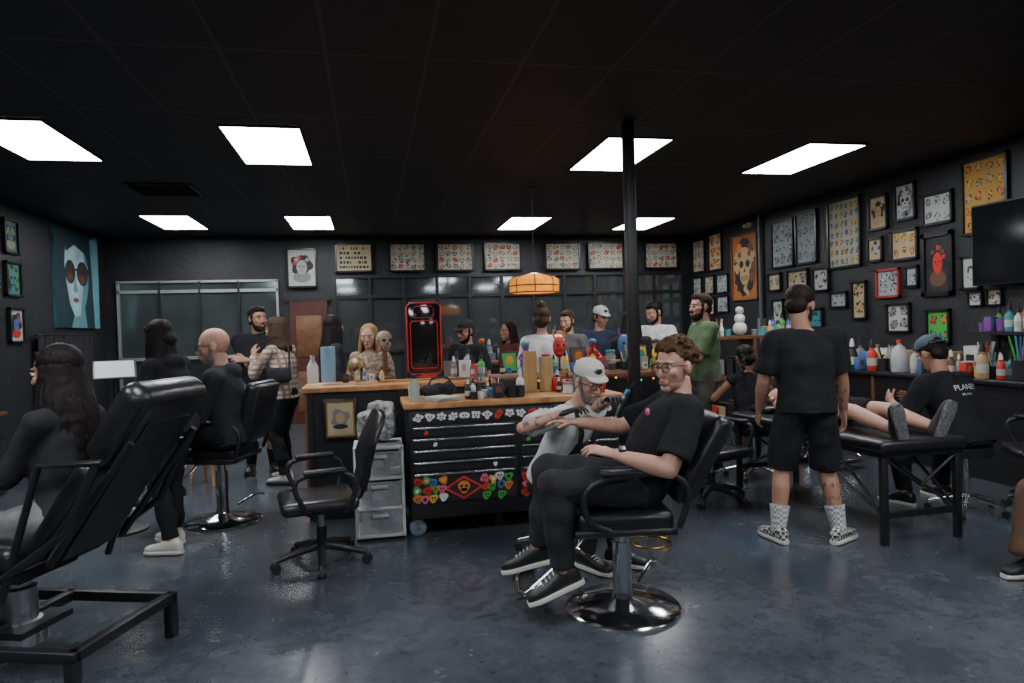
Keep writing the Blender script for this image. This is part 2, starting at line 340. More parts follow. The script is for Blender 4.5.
    if cap:
        cm,back=cap; sg=-1 if back else 1
        S=O(); S.lathe([(.088,0),(.09,.025),(.082,.055),(.06,.08),(.03,.092),(.002,.095)],n=24,X=Matrix.Translation((0,-.012,.048))@Matrix.Diagonal((1,1.12,1,1)))
        S.loft([((0,sg*(.07+y) -.01,.055-.25*y),(1,0,0),(0,0,1),w,.007) for y,w in((0,.075),(.03,.074),(.055,.06),(.072,.03))],n=14)
        vs,fs=remesh(S,.005,2); o.add(vs,fs,cm,True,HX); o.ell((0,-.012,.145),.007,cm,X=HX,nu=8,nv=5)
        if cm.name.endswith('white'): o.ell((0,.086,.09),(.022,.006,.018),ink,X=HX,nu=10,nv=6); 
    if glasses:
        pts=lambda q:[HX@V((q*.032+.025*math.cos(a),.104-.004*abs(math.cos(a)),.004+.019*math.sin(a))) for a in [2*math.pi*i/14 for i in range(14)]]
        gm=M('glasses_frame',(.02,.018,.016),rough=.25)
        for q in(-1,1):
            o.tube(pts(q),.0022*s,gm,n=6,closed=True); o.tube([HX@V((q*.056,.1,.01)),HX@V((q*.08,.05,.012)),HX@V((q*.086,-.01,.006))],.002*s,gm,n=5)
        o.tube([HX@V((-.008,.106,.008)),HX@V((.008,.106,.008))],.002*s,gm,n=5)
    if text:
        cu=bpy.data.curves.new('t','FONT'); cu.body=text; cu.size=.062; cu.align_x='CENTER'; to=bpy.data.objects.new('t',cu); bpy.context.scene.collection.objects.link(to)
        dg=bpy.context.evaluated_depsgraph_get(); ev=to.evaluated_get(dg); tm=ev.to_mesh(); f=up.cross(sr).normalized()
        for sc,dz in((1,0),(.45,-.045)):
            vs=[sp(.32)+sr*v.co.x*sc+up*(v.co.y*sc+dz)-f*(.162-1.6*v.co.x**2) for v in tm.vertices]; fs=[tuple(p.vertices) for p in tm.polygons]; o.add(vs,fs,white,False)
        ev.to_mesh_clear(); bpy.data.objects.remove(to)
    ob=o.make(W)
    return dict(o=ob,W=W,el=el,wr=wr,hc=hc,an=an,kn=kn,sp=sp,up=up)
# ---------------------------------------------------------------- room shell
def room():
    wm=M('black_wall_paint',(.018,.019,.023),rough=.5,bump=.35,bs=30,nz=.3,ns=3)
    cm=bpy.data.materials.new('black_ceiling_tiles'); cm.use_nodes=True; nt=cm.node_tree; p=nt.nodes['Principled BSDF']; p.inputs['Roughness'].default_value=.6
    tc=nt.nodes.new('ShaderNodeTexCoord'); mp=nt.nodes.new('ShaderNodeMapping'); mp.inputs['Location'].default_value=(.55,.32,0)
    bt=nt.nodes.new('ShaderNodeTexBrick'); bt.offset=0; bt.inputs['Scale'].default_value=1; bt.inputs['Brick Width'].default_value=.61; bt.inputs['Row Height'].default_value=1.22; bt.inputs['Mortar Size'].default_value=.012
    bt.inputs['Color1'].default_value=(.022,.021,.026,1); bt.inputs['Color2'].default_value=(.028,.026,.032,1); bt.inputs['Mortar'].default_value=(.065,.06,.068,1)
    nt.links.new(tc.outputs['Object'],mp.inputs['Vector']); nt.links.new(mp.outputs['Vector'],bt.inputs['Vector']); nt.links.new(bt.outputs['Color'],p.inputs['Base Color'])
    fm=bpy.data.materials.new('sealed_concrete'); fm.use_nodes=True; nt=fm.node_tree; p=nt.nodes['Principled BSDF']; Lk=nt.links
    def N(sc,det,ro,di=0):
        n=nt.nodes.new('ShaderNodeTexNoise'); n.inputs['Scale'].default_value=sc; n.inputs['Detail'].default_value=det; n.inputs['Roughness'].default_value=ro; n.inputs['Distortion'].default_value=di; Lk.new(tc.outputs['Object'],n.inputs['Vector']); return n
    def RP(n,p0,c0,p1,c1):
        r=nt.nodes.new('ShaderNodeValToRGB'); r.color_ramp.elements[0].position=p0; r.color_ramp.elements[0].color=(*c0,1); r.color_ramp.elements[1].position=p1; r.color_ramp.elements[1].color=(*c1,1); Lk.new(n.outputs['Fac'],r.inputs['Fac']); return r
    def MX(f,a,b,mode='MIX'):
        m=nt.nodes.new('ShaderNodeMix'); m.data_type='RGBA'; m.blend_type=mode
        if hasattr(f,'links'): Lk.new(f,m.inputs['Factor'])
        else: m.inputs['Factor'].default_value=f
        for k,v in(('A',a),('B',b)):
            if isinstance(v,tuple): m.inputs[k].default_value=(*v,1)
            else: Lk.new(v,m.inputs[k])
        return m.outputs['Result']
    tc=nt.nodes.new('ShaderNodeTexCoord')
    base=RP(N(.8,10,.68,.8),.3,(.038,.049,.063),.72,(.098,.114,.132)).outputs['Color']
    spk=RP(N(7,8,.7,1.2),.35,(.62,.64,.68),.65,(1.2,1.18,1.15)).outputs['Color']; base=MX(1,base,spk,'MULTIPLY')
    scr=RP(N(2.2,12,.85,3.5),.57,(0,0,0),.62,(1,1,1)).outputs['Color']; base=MX(scr,base,(.03,.038,.052))
    b2=RP(N(.9,4,.5),.6,(0,0,0),.72,(.45,.45,.45)).outputs['Color']; base=MX(b2,base,(.03,.055,.12)); Lk.new(base,p.inputs['Base Color'])
    n2=N(5,8,.6); mr=nt.nodes.new('ShaderNodeMapRange'); mr.inputs['To Min'].default_value=.1; mr.inputs['To Max'].default_value=.36
    Lk.new(n2.outputs['Fac'],mr.inputs['Value']); Lk.new(mr.outputs['Result'],p.inputs['Roughness']); p.inputs['Specular IOR Level'].default_value=.7
    def sl(n_,a,b,m):
        o=O(n_); c=[(a[i]+b[i])/2 for i in range(3)]; o.box((0,0,0),[b[i]-a[i] for i in range(3)],m); o.make(Matrix.Translation(c))
    x0,x1,y0,y1,H=-4.2,6.1,-3,12.2,3.2
    sl('floor',(x0-.1,y0-.1,-.1),(x1+.1,y1+.1,0),fm); sl('ceiling',(x0-.1,y0-.1,H),(x1+.1,y1+.1,H+.1),cm)
    sl('wall_left',(x0-.1,y0,0),(x0,y1,H),wm); sl('wall_right',(x1,y0,0),(x1+.1,y1,H),wm); sl('wall_back',(x0,y1,0),(x1,y1+.1,H),wm); sl('wall_front',(x0,y0-.1,0),(x1,y0,H),wm)
    bb=M('baseboard_black',(.012,.012,.012),rough=.4)
    sl('baseboard_left',(x0,y0,0),(x0+.015,y1,.1),bb); sl('baseboard_right',(x1-.015,y0,0),(x1,y1,.1),bb); sl('baseboard_back',(x0,y1-.015,0),(x1,y1,.1),bb)
    em=M('troffer_diffuser',(.9,.9,.9),rough=.5,emit=22,ecol=(.97,.98,1.0)); tm=M('troffer_frame',(.02,.02,.02),rough=.5)
    for y in(-2.4,1.6,5.78,10.0):  # rows behind and just overhead of the camera are unseen, added for fill light
        for x in(-2.99,-1.12,2.13,4.14):
            o=O('ceiling_light_panel'); o.box((0,0,0),(.61,1.22,.012),em)
            for sx in(-1,1): o.box((sx*.311,0,0),(.014,1.26,.02),tm); o.box((0,sx*.616,0),(.63,.014,.02),tm)
            o.make(Matrix.Translation((x+.305,y+.61,H-.011)))
    o=O('ceiling_vent'); vm=M('vent_grey',(.07,.06,.065),rough=.5); o.box((0,0,0),(.7,.6,.012),vm)
    for i in range(7): o.box((0,-.24+.08*i,-.012),(.62,.03,.008),powder,rot=Matrix.Rotation(.5,3,'X'))
    o.make(Matrix.Translation((-2.2,8.3,H-.012)))
    o=O('support_pole'); o.box((0,0,1.6),(.085,.085,3.2),powder,bev=.008); o.box((0,0,.01),(.2,.2,.02),powder); o.make(MR(2.15,5.38))
    o=O('wall_conduit'); o.cyl((0,0,0),(0,0,3.2),.03,mat=M('grey_conduit',(.12,.13,.14),rough=.4)); o.box((0,0,1.5),(.1,.08,.14),grey); o.make(MR(6.05,9.75))
    alu=M('aluminium_frame',(.45,.52,.52),rough=.3,metal=.6); gl1=M('storefront_glass',(.13,.16,.16),rough=.1,metal=.7,nz=.3,ns=1.5)
    o=O('window_1'); W_=2.5
    o.box((0,0,1.24),(W_,.02,2.46),gl1)
    for z in(.03,1.2,2.3,2.46): o.box((0,-.03,z),(W_,.06,.05 if z!=2.46 else .035),alu)
    for k in range(5): o.box((-W_/2+.02+k*(W_-.04)/4,-.03,1.24),(.035,.06,2.46),powder if 0<k<4 else alu)
    o.make(MR(-2.75,12.17))
    o=O('window_2'); W_=6.5
    o.box((0,0,1.35),(W_,.02,2.3),glassb)
    for z in(.2,1.2,2.15,2.5): o.box((0,-.03,z),(W_,.06,.05),powder)
    for k in range(12): o.box((-W_/2+.03+k*(W_-.06)/11,-.03,1.35),(.05,.07,2.3),powder)
    o.make(MR(2.65,12.17))
    o=O('door_1'); o.box((0,0,1.05),(.62,.05,2.1),M('door_mahogany',(.08,.022,.016),rough=.4,nz=.2))
    for z in(.55,1.5): o.box((0,-.03,z),(.42,.02,.7),wood2,bev=.01)
    o.ell((.25,-.06,1.0),.025,gold); o.box((0,.0,2.13),(.74,.07,.06),powder); o.make(MR(-1.02,12.14))
    o=O('wall_drape'); pts=[(0.05+.03*math.sin(i*1.3),i*.06,0) for i in range(30)]; vs=[V(p) for p in pts]+[V((p[0],p[1],1.6)) for p in pts]
    o.add(vs,[(i,i+1,i+31,i+30) for i in range(29)],cloth('drape',(.03,.027,.032))); o.cyl((.05,-.05,1.6),(.05,1.8,1.6),.012,mat=powder); o.make(MR(-4.18,9.7,0,.02))
room()
# ---------------------------------------------------------------- wall art
def wallX(wall,a0,a1,z0,z1):
    a=(a0+a1)/2; z=(z0+z1)/2
    if wall=='R': r,f,p=(0,-1,0),(1,0,0),(6.098,a,z)
    elif wall=='B': r,f,p=(1,0,0),(0,1,0),(a,12.13,z)
    else: r,f,p=(0,1,0),(-1,0,0),(-4.198,a,z)
    m=Matrix.Identity(4)
    for i in range(3): m[i][0]=r[i]; m[i][1]=f[i]; m[i][2]=(0,0,1)[i]; m[i][3]=p[i]
    return m
def blob(cx,cz,r,y,rr,k=None,n=22,st=.35,asp=1):
    k=k or rr.choice([2,3,4,5,6,8]); ph=rr.uniform(0,6.28); k2=rr.choice([1,2,3])
    return [(cx+r*asp*(1+st*math.sin(k*a+ph)*.6+st*.4*math.sin(k2*a))*math.cos(a),y,cz+r*(1+st*math.sin(k*a+ph)*.6+st*.4*math.sin(k2*a))*math.sin(a)) for a in [-2*math.pi*i/n for i in range(n)]]
def circ(cx,cz,rx,rz,y,n=20): return [(cx+rx*math.cos(-2*math.pi*i/n),y,cz+rz*math.sin(-2*math.pi*i/n)) for i in range(n)]
def art(wall,a0,a1,z0,z1,fr,paper,cols,nx,nz,seed,kind='flash',fw=.028):
    w=a1-a0;h=z1-z0; o=O('framed_artwork'); rr=random.Random(seed)
    for sx in(-1,1): o.box((sx*(w/2-fw/2),-.02,0),(fw,.035,h),fr); o.box((0,-.02,sx*(h/2-fw/2)),(w,.035,fw),fr)
    iw=w-2*fw;ih=h-2*fw; o.box((0,-.008,0),(iw,.01,ih),paper)
    y=-.0145
    if kind=='flash':
        for i in range(nx):
            for j in range(nz):
                cx=-iw/2+iw*(i+.5)/nx+rr.uniform(-.1,.1)*iw/nx; cz=-ih/2+ih*(j+.5)/nz+rr.uniform(-.1,.1)*ih/nz
                r=min(iw/nx,ih/nz)*.36; asp=min(1.5,max(.7,(iw/nx)/(ih/nz)))
                o.poly(blob(cx,cz,r,y,rr,asp=asp),ink); o.poly(blob(cx,cz,r*.85,y-.001,rr,asp=asp),rr.choice(cols)); 
                for q in range(4): o.poly(blob(cx+rr.uniform(-.5,.5)*r,cz+rr.uniform(-.5,.5)*r,r*rr.uniform(.12,.3),y-.002-.0004*q,rr,n=14),rr.choice([ink,paper]+cols))
    elif kind=='skull':
        o.poly(circ(0,0,iw*.44,ih*.46,y),ink)
        for k in range(14): a=k*.45; o.poly(blob(iw*.34*math.cos(a),ih*.38*math.sin(a),iw*.12,y-.0005-.0001*k,rr),rr.choice(cols+[ink,brown]))
        o.poly(circ(0,ih*.1,iw*.3,ih*.22,y-.002),cols[0]); o.poly(circ(0,-ih*.12,iw*.2,ih*.17,y-.0022),cols[0])
        for q in(-1,1):
            o.poly(circ(q*iw*.13,ih*.05,iw*.09,ih*.06,y-.003),ink); o.poly(blob(q*iw*.2,ih*.2,iw*.07,y-.003,rr),cols[-1])
        o.poly([(0,y-.003,-ih*.01),(iw*.05,y-.003,-ih*.08),(-iw*.05,y-.003,-ih*.08)],ink)
        for k in range(-3,4): o.box((k*iw*.045,y-.003,-ih*.18),(iw*.012,.001,ih*.08),ink)
    elif kind=='face':
        o.poly(blob(0,ih*.05,iw*.42,y,rr,5,30,.25,.95),ink); o.poly(circ(0,-ih*.26,iw*.34,ih*.15,y-.0006),cols[-1]); o.poly(circ(0,ih*.02,iw*.2,ih*.2,y-.001),cols[0])
        for k in range(7): a=.3+k*.42; o.poly(blob(iw*.27*math.cos(a),ih*.06+ih*.24*math.sin(a),iw*.08,y-.0012-.0001*k,rr),rr.choice(cols+[ink]))
        for q in(-1,1): o.poly(circ(q*iw*.08,ih*.04,iw*.04,ih*.018,y-.003),ink)
        o.poly(circ(0,-ih*.09,iw*.05,ih*.013,y-.003),red); o.poly([(0,y-.003,ih*.02),(iw*.025,y-.003,-ih*.04),(-iw*.02,y-.003,-ih*.04)],ink)
    elif kind=='letters':
        for j in range(5):
            x=-iw*.42
            while x<iw*.4:
                ww=rr.uniform(.03,.09)*iw; o.box((x+ww/2,y,ih*(.36-.18*j)),(ww,.001,ih*.1),rr.choice([ink]+cols)); x+=ww+iw*.03
    o.make(wallX(wall,a0,a1,z0,z1)); return o
pblack=M('paper_black',(.02,.02,.024),rough=.5); pblue=M('paper_pale_blue',(.3,.38,.4),rough=.6); pteal=M('paper_teal',(.08,.25,.24),rough=.6); pyel=M('paper_yellow',(.55,.3,.05),rough=.6); por=M('paper_orange',(.36,.12,.03),rough=.6)
gr=[grey,lgrey,paperW]; mx_=[red,teal,green,yellow,orange,blue]; wr_=[lgrey,tan,paperI,red,grey]
A=art
A('R',11.6,12.1,2.47,3.08,fblack,paperI,wr_,3,3,1); A('R',10.98,11.47,2.45,3.12,fblack,paperC,[tan,orange],2,3,2); A('R',9.87,10.66,1.88,2.97,fwood,por,[tan,orange,brown],1,1,3,'skull')
for i,(a,b,c,d) in enumerate([(11.75,12.1,2.06,2.38),(11.28,11.65,2.05,2.38),(10.8,11.2,2.04,2.37),(11.75,12.1,1.66,1.96),(11.28,11.65,1.67,1.97),(10.8,11.2,1.7,1.99),(11.75,12.1,1.26,1.56),(11.28,11.65,1.27,1.57)]): A('R',a,b,c,d,fblack,[paperW,paperC,pblue][i%3],gr,2,2,10+i,fw=.02)
A('R',8.92,9.48,2.31,3.02,fblack,pblue,gr,3,4,20); A('R',8.39,8.87,2.31,3.06,fblack,pblue,gr,3,4,21); A('R',7.53,8.16,2.18,3.08,fblack,paperI,mx_,6,7,22)
A('R',7.07,7.39,2.58,3.0,fblack,paperC,[tan],1,1,23,'face'); A('R',6.64,6.96,2.63,3.06,fblack,pblue,[paperW,grey],1,1,24,'skull'); A('R',6.14,6.55,2.51,2.86,fblack,paperW,gr,3,2,25); A('R',5.5,6.03,2.33,3.10,fblack,pyel,[orange,yellow,paperC],4,5,26)
A('R',7.16,7.42,2.2,2.5,fblack,paperC,gr,1,1,27); A('R',6.62,7.03,2.17,2.53,fblack,paperC,[orange,yellow],3,2,28); A('R',6.15,6.57,1.73,2.43,fblack,pblack,[red,brown],1,1,29,'face',.05); A('R',5.82,6.06,1.77,2.13,fblack,paperW,gr,1,1,30)
A('R',9.25,9.6,1.97,2.25,fblack,paperC,gr,2,1,31); A('R',8.6,9.1,1.84,2.25,fblack,paperC,[tan,grey],2,2,32); A('R',8.15,8.5,1.9,2.23,fblack,paperW,gr,1,1,33); A('R',7.8,8.15,1.66,1.88,fblack,pblue,gr,2,1,34); A('R',7.45,7.72,1.5,1.99,fblack,paperC,[tan],1,2,35)
A('R',6.9,7.28,1.75,2.1,fred,pblue,gr,2,2,36); A('R',6.62,6.82,1.85,2.1,fblack,pblue,gr,1,1,37); A('R',6.75,7.12,1.33,1.68,fblack,paperW,[grey],2,2,38); A('R',6.2,6.53,1.2,1.59,fblack,green,[red,orange,teal],2,2,39); A('R',5.8,5.98,1.6,1.75,fblack,paperW,gr,1,1,40,fw=.015); A('R',5.58,5.76,1.6,1.77,fblack,paperC,gr,1,1,41,fw=.015)
A('R',8.3,8.65,1.4,1.68,fblack,teal,[teal,green],1,1,42); A('R',9.2,9.5,1.5,1.85,fblack,paperW,gr,1,1,43); A('R',8.75,9.05,1.42,1.72,fblack,paperC,gr,1,1,44)
for i,(a,b) in enumerate([(-.55,.08),(.36,1.0),(1.19,1.85),(2.05,2.72),(3.17,3.84),(4.0,4.69),(5.11,5.78)]):
    A('B',a,b,2.58,3.08,fblack,paperC if i==0 else paperI,[tan,ink] if i==0 else wr_,5,4,50+i,'letters' if i==0 else 'flash')
A('B',-1.35,-.86,2.33,3.0,fblack,paperW,[lgrey,red,grey],1,1,60,'face')
A('L',9.08,9.42,2.59,3.01,fblack,pteal,[teal,paperC],1,1,61,'face'); A('L',9.08,9.45,2.08,2.5,fblack,pteal,[teal,green],1,1,62,'skull'); A('L',9.12,9.48,1.52,1.95,fblack,paperW,[blue,red],1,1,63,'face')
def painting():
    w,h=1.5,1.4; o=O('portrait_painting'); o.box((0,-.02,0),(w,.04,h),M('painting_ground',(.1,.32,.36),rough=.5,nz=.4,ns=3)); y=-.0415
    face=M('painting_face',(.3,.46,.48),rough=.5,nz=.25,ns=4); shade=M('painting_shade',(.1,.24,.27),rough=.5); dk=M('painting_dark',(.012,.035,.045),rough=.5); gl=M('painting_lens',(.05,.03,.03),rough=.3)
    P=lambda pts,dy,m:o.poly([(a,y-dy,b) for a,b in pts],m)
    P([(-.75,.7),(.55,.7),(.6,.3),(.5,-.1),(.55,-.7),(-.75,-.7)],.0,dk)
    P([(-.42,.45),(-.1,.6),(.22,.52),(.36,.2),(.34,-.1),(.24,-.34),(.02,-.52),(-.16,-.54),(-.32,-.36),(-.42,-.05),(-.46,.2)],.001,face)
    P([(.22,.5),(.36,.2),(.34,-.1),(.24,-.34),(.02,-.52),(.12,-.2),(.2,.1)],.0015,shade)
    P([(-.15,-.48),(.18,-.36),(.26,-.7),(-.3,-.7)],.0008,shade)
    P([(-.5,.7),(.5,.7),(.42,.3),(.2,.42),(-.12,.5),(-.4,.38)],.002,dk)
    o.poly(circ(-.28,.1,.17,.17,y-.003,24),dk); o.poly(circ(-.28,.1,.14,.14,y-.004,24),gl); o.poly(circ(.14,.1,.2,.18,y-.003,24),dk); o.poly(circ(.14,.1,.17,.15,y-.004,24),gl)
    P([(-.16,.13),(0,.13),(0,.16),(-.16,.16)],.003,dk); P([(.3,.12),(.42,.16),(.42,.2),(.3,.18)],.003,dk)
    o.poly(circ(.1,.03,.11,.05,y-.005,14),brown); o.poly(circ(-.3,.03,.09,.05,y-.005,14),brown)
    P([(-.12,.02),(-.2,-.16),(-.1,-.2),(-.03,-.16)],.002,shade)
    o.poly(circ(-.12,-.3,.1,.035,y-.003,16),M('painting_lips',(.16,.05,.06)))
    for k in range(9): o.tube([(.45+.035*k,y-.001,.65),(.5+.03*k,y-.001,.1),(.56+.02*k,y-.001,-.55)],.007,pc('painting_highlight',(.18,.4,.44)),n=4,smooth=1)
    o.make(wallX('L',10.34,11.84,1.72,3.12))
painting()
# ---------------------------------------------------------------- furniture
def salon_chair(X,D,phi,seat=.56,rec=20,name='salon_chair'):
    o=O(name)
    o.lathe([(.0,0),(.3,0),(.305,.012),(.29,.025),(.15,.045),(.06,.07),(.05,.1),(.05,seat-.2),(.032,seat-.2),(.032,seat-.12)],chrome,n=36)
    o.box((0,0,seat-.11),(.3,.3,.04),powder); o.box((0,.02,seat-.04),(.5,.5,.12),vinyl,bev=.045,seg=4); o.box((0,.02,seat-.085),(.52,.52,.04),plast,bev=.015)
    a=math.radians(rec); R=Matrix.Rotation(a,3,'X')
    o.box(V((0,-.25,seat+.02))+R@V((0,0,.27)),(.48,.1,.5),vinyl,rot=R,bev=.045,seg=4); o.box(V((0,-.3,seat+.02))+R@V((0,0,.27)),(.44,.03,.44),plast,rot=R,bev=.012)
    for q in(-1,1):
        o.tube([(q*.27,-.24,seat-.06),(q*.29,-.3,seat+.12),(q*.29,-.22,seat+.22),(q*.29,.1,seat+.21),(q*.29,.24,seat+.14),(q*.28,.22,seat-.02),(q*.26,.1,seat-.07)],.017,plast,smooth=2)
        o.box((q*.29,0,seat+.225),(.06,.3,.03),vinyl,bev=.013)
        o.tube([(q*.16,.2,seat-.1),(q*.17,.38,seat-.28),(q*.17,.5,seat-.38)],.012,chrome,smooth=1)
    o.tube([(-.19,.44,seat-.34),(-.19,.56,seat-.41),(.19,.56,seat-.41),(.19,.44,seat-.34)],.013,chrome,smooth=1); o.box((0,.52,seat-.41),(.34,.12,.015),rubber,rot=Matrix.Rotation(-.3,3,'X'),bev=.005)
    o.tube([(.05,-.1,.12),(.2,-.2,.18),(.26,-.24,.16)],.01,chrome,smooth=1)
    return o.make(MP(X,D,phi))
def stool(X,D,seat=.5,phi=0,back=False,name='rolling_stool'):
    o=O(name); o.lathe([(0,seat-.08),(.17,seat-.08),(.185,seat-.05),(.18,seat-.01),(.12,seat),(0,seat)],vinyl,n=24); o.cyl((0,0,.1),(0,0,seat-.07),.025,mat=chrome)
    for k in range(5):
        a=k*2*math.pi/5+.3; e=V((.26*math.cos(a),.26*math.sin(a),.075)); o.tube([(0,0,.13),e*.5+V((0,0,.07)),e],[.022,.018,.015],chrome); o.lathe([(0,-.012),(.027,-.012),(.027,.012),(0,.012)],plast,X=Matrix.Translation((e.x,e.y,.03))@Matrix.Rotation(math.pi/2,4,'X')@Matrix.Rotation(a,4,'Y'),n=12)
    return o.make(MP(X,D,phi))
def office_chair(X,D,phi,name='office_chair',sc=1):
    o=O(name)
    for k in range(5):
        a=k*2*math.pi/5+.5; c,s_=math.cos(a),math.sin(a)
        o.tube([(0,0,.13),(.12*c,.12*s_,.115),(.3*c,.3*s_,.075)],[.032,.028,.018],plast); 
        for q in(-1,1): o.lathe([(0,-.01),(.03,-.01),(.033,0),(.03,.01),(0,.01)],plast,X=Matrix.Translation((.3*c-q*.016*s_,.3*s_+q*.016*c,.034))@Matrix.Rotation(a,4,'Z')@Matrix.Rotation(math.pi/2,4,'X'),n=14)
        o.cyl((.3*c,.3*s_,.03),(.3*c,.3*s_,.085),.01,mat=steel)
    o.cyl((0,0,.1),(0,0,.25),.034,mat=plast); o.cyl((0,0,.25),(0,0,.36),.02,mat=steel); o.box((0,-.02,.37),(.2,.26,.05),plast,bev=.015)
    o.box((0,.02,.425),(.5,.48,.085),vinyl,bev=.04,seg=4)
    R=Matrix.Rotation(math.radians(14),3,'X'); b=V((0,-.24,.45))
    secs=[]
    for t,w,yo in((0,.16,0),(.08,.2,-.01),(.18,.225,.015),(.3,.235,0),(.41,.22,-.02),(.48,.18,-.03),(.5,.1,-.03)):
        secs.append((b+R@V((0,yo,t+.06)),(1,0,0),R@V((0,1,0)),w,.03))
    o.loft(secs,vinyl,n=20,pw=.7); o.box(b+R@V((0,-.04,.2)),(.09,.03,.38),plast,rot=R,bev=.01); o.tube([(0,-.05,.36),(0,-.24,.38),b+R@V((0,-.04,.12))],.024,plast,smooth=1)
    for q in(-1,1):
        o.tube([(q*.2,-.12,.38),(q*.29,-.14,.4),(q*.31,-.2,.58),(q*.31,-.12,.655),(q*.31,.12,.655),(q*.31,.2,.6),(q*.29,.12,.42),(q*.2,.08,.38)],.017,plast,smooth=2)
        o.box((q*.31,0,.665),(.06,.26,.03),plast,bev=.013)
    return o.make(MP(X,D,phi))
def tattoo_chair(X,D,phi):
    o=O('tattoo_client_chair')
    o.box((0,.03,.56),(.56,.54,.13),vinyl,bev=.05,seg=4); o.box((0,.03,.485),(.5,.5,.03),powder)
    a=math.radians(36); R=Matrix.Rotation(a,3,'X'); b=V((0,-.26,.56))
    o.box(b+R@V((0,-.02,.28)),(.52,.11,.52),vinyl,rot=R,bev=.05,seg=4); o.box(b+R@V((0,-.02,.74)),(.5,.15,.40),vinyl,rot=R,bev=.065,seg=5)
    o.box(b+R@V((0,-.09,.42)),(.3,.02,.75),powder,rot=R)
    for q in(-1,1):
        o.tube([b+R@V((q*.22,-.1,.05)),b+R@V((q*.22,-.12,.72))],.016,powder)
        o.tube([(q*.31,.2,.5),(q*.32,-.15,.46),b+R@V((q*.3,-.13,.28)),b+R@V((q*.3,-.08,.6))],.018,powder); o.tube([(q*.31,-.22,.42),b+R@V((q*.32,.12,.45)),b+R@V((q*.3,-.1,.62))],.016,powder)
        o.box((q*.35,.05,.78),(.09,.36,.05),vinyl,bev=.022,seg=3); o.tube([(q*.33,-.02,.5),(q*.35,.04,.76)],.018,powder)
    R2=Matrix.Rotation(math.radians(-62),3,'X'); o.box(V((0,.36,.52))+R2@V((0,.22,0)),(.5,.44,.1),vinyl,rot=R2,bev=.04,seg=3)
    o.lathe([(.11,.1),(.11,.2),(.075,.21),(.075,.36),(.055,.37),(.055,.48)],steel,n=24); o.box((0,0,.46),(.34,.34,.05),powder)
    z=.2
    for q in(-1,1):
        o.box((q*.32,-.05,z),(.05,1.05,.05),powder,bev=.006)
        for y in(-.55,.45): o.box((q*.32,y,.1),(.05,.05,.2),powder,bev=.006)
    for y in(-.55,.0,.45): o.box((0,y,z),(.66,.05,.05),powder,bev=.006)
    o.box((0,0,.19),(.3,.3,.03),powder)
    return o.make(MP(X,D,phi))
tattoo_chair(-2.36,3.2,-82)
salon_chair(.55,3.62,-92,seat=.56,rec=30)
salon_chair(-2.42,5.6,-88,seat=.62,rec=14)
office_chair(-1.29,4.47,-112)
stool(.25,4.52,.5); stool(2.31,6.6,.5)
def table():
    o=O('massage_table'); o.box((0,0,.655),(.68,1.86,.08),vinyl,bev=.03,seg=3); o.box((0,0,.6),(.64,1.8,.035),powder)
    for y in(-.88,.88):
        for q in(-1,1): o.box((q*.29,y,.3),(.045,.04,.6),powder,bev=.004); o.cyl((q*.29,y,0),(q*.29,y,.03),.022,mat=rubber)
        o.box((0,y,.2),(.58,.03,.04),powder); 
        o.tube([(-.29,y,.58),(0,y,.38),(.29,y,.58)],.012,powder)
    for q in(-1,1):
        for sg in(-1,1): o.tube([(q*.29,sg*.86,.2),(q*.27,0,.56)],.011,powder); 
        o.tube([(q*.29,-.86,.22),(q*.29,-.4,.57)],.011,powder)
    o.make(MR(3.56,4.79,1))
table()
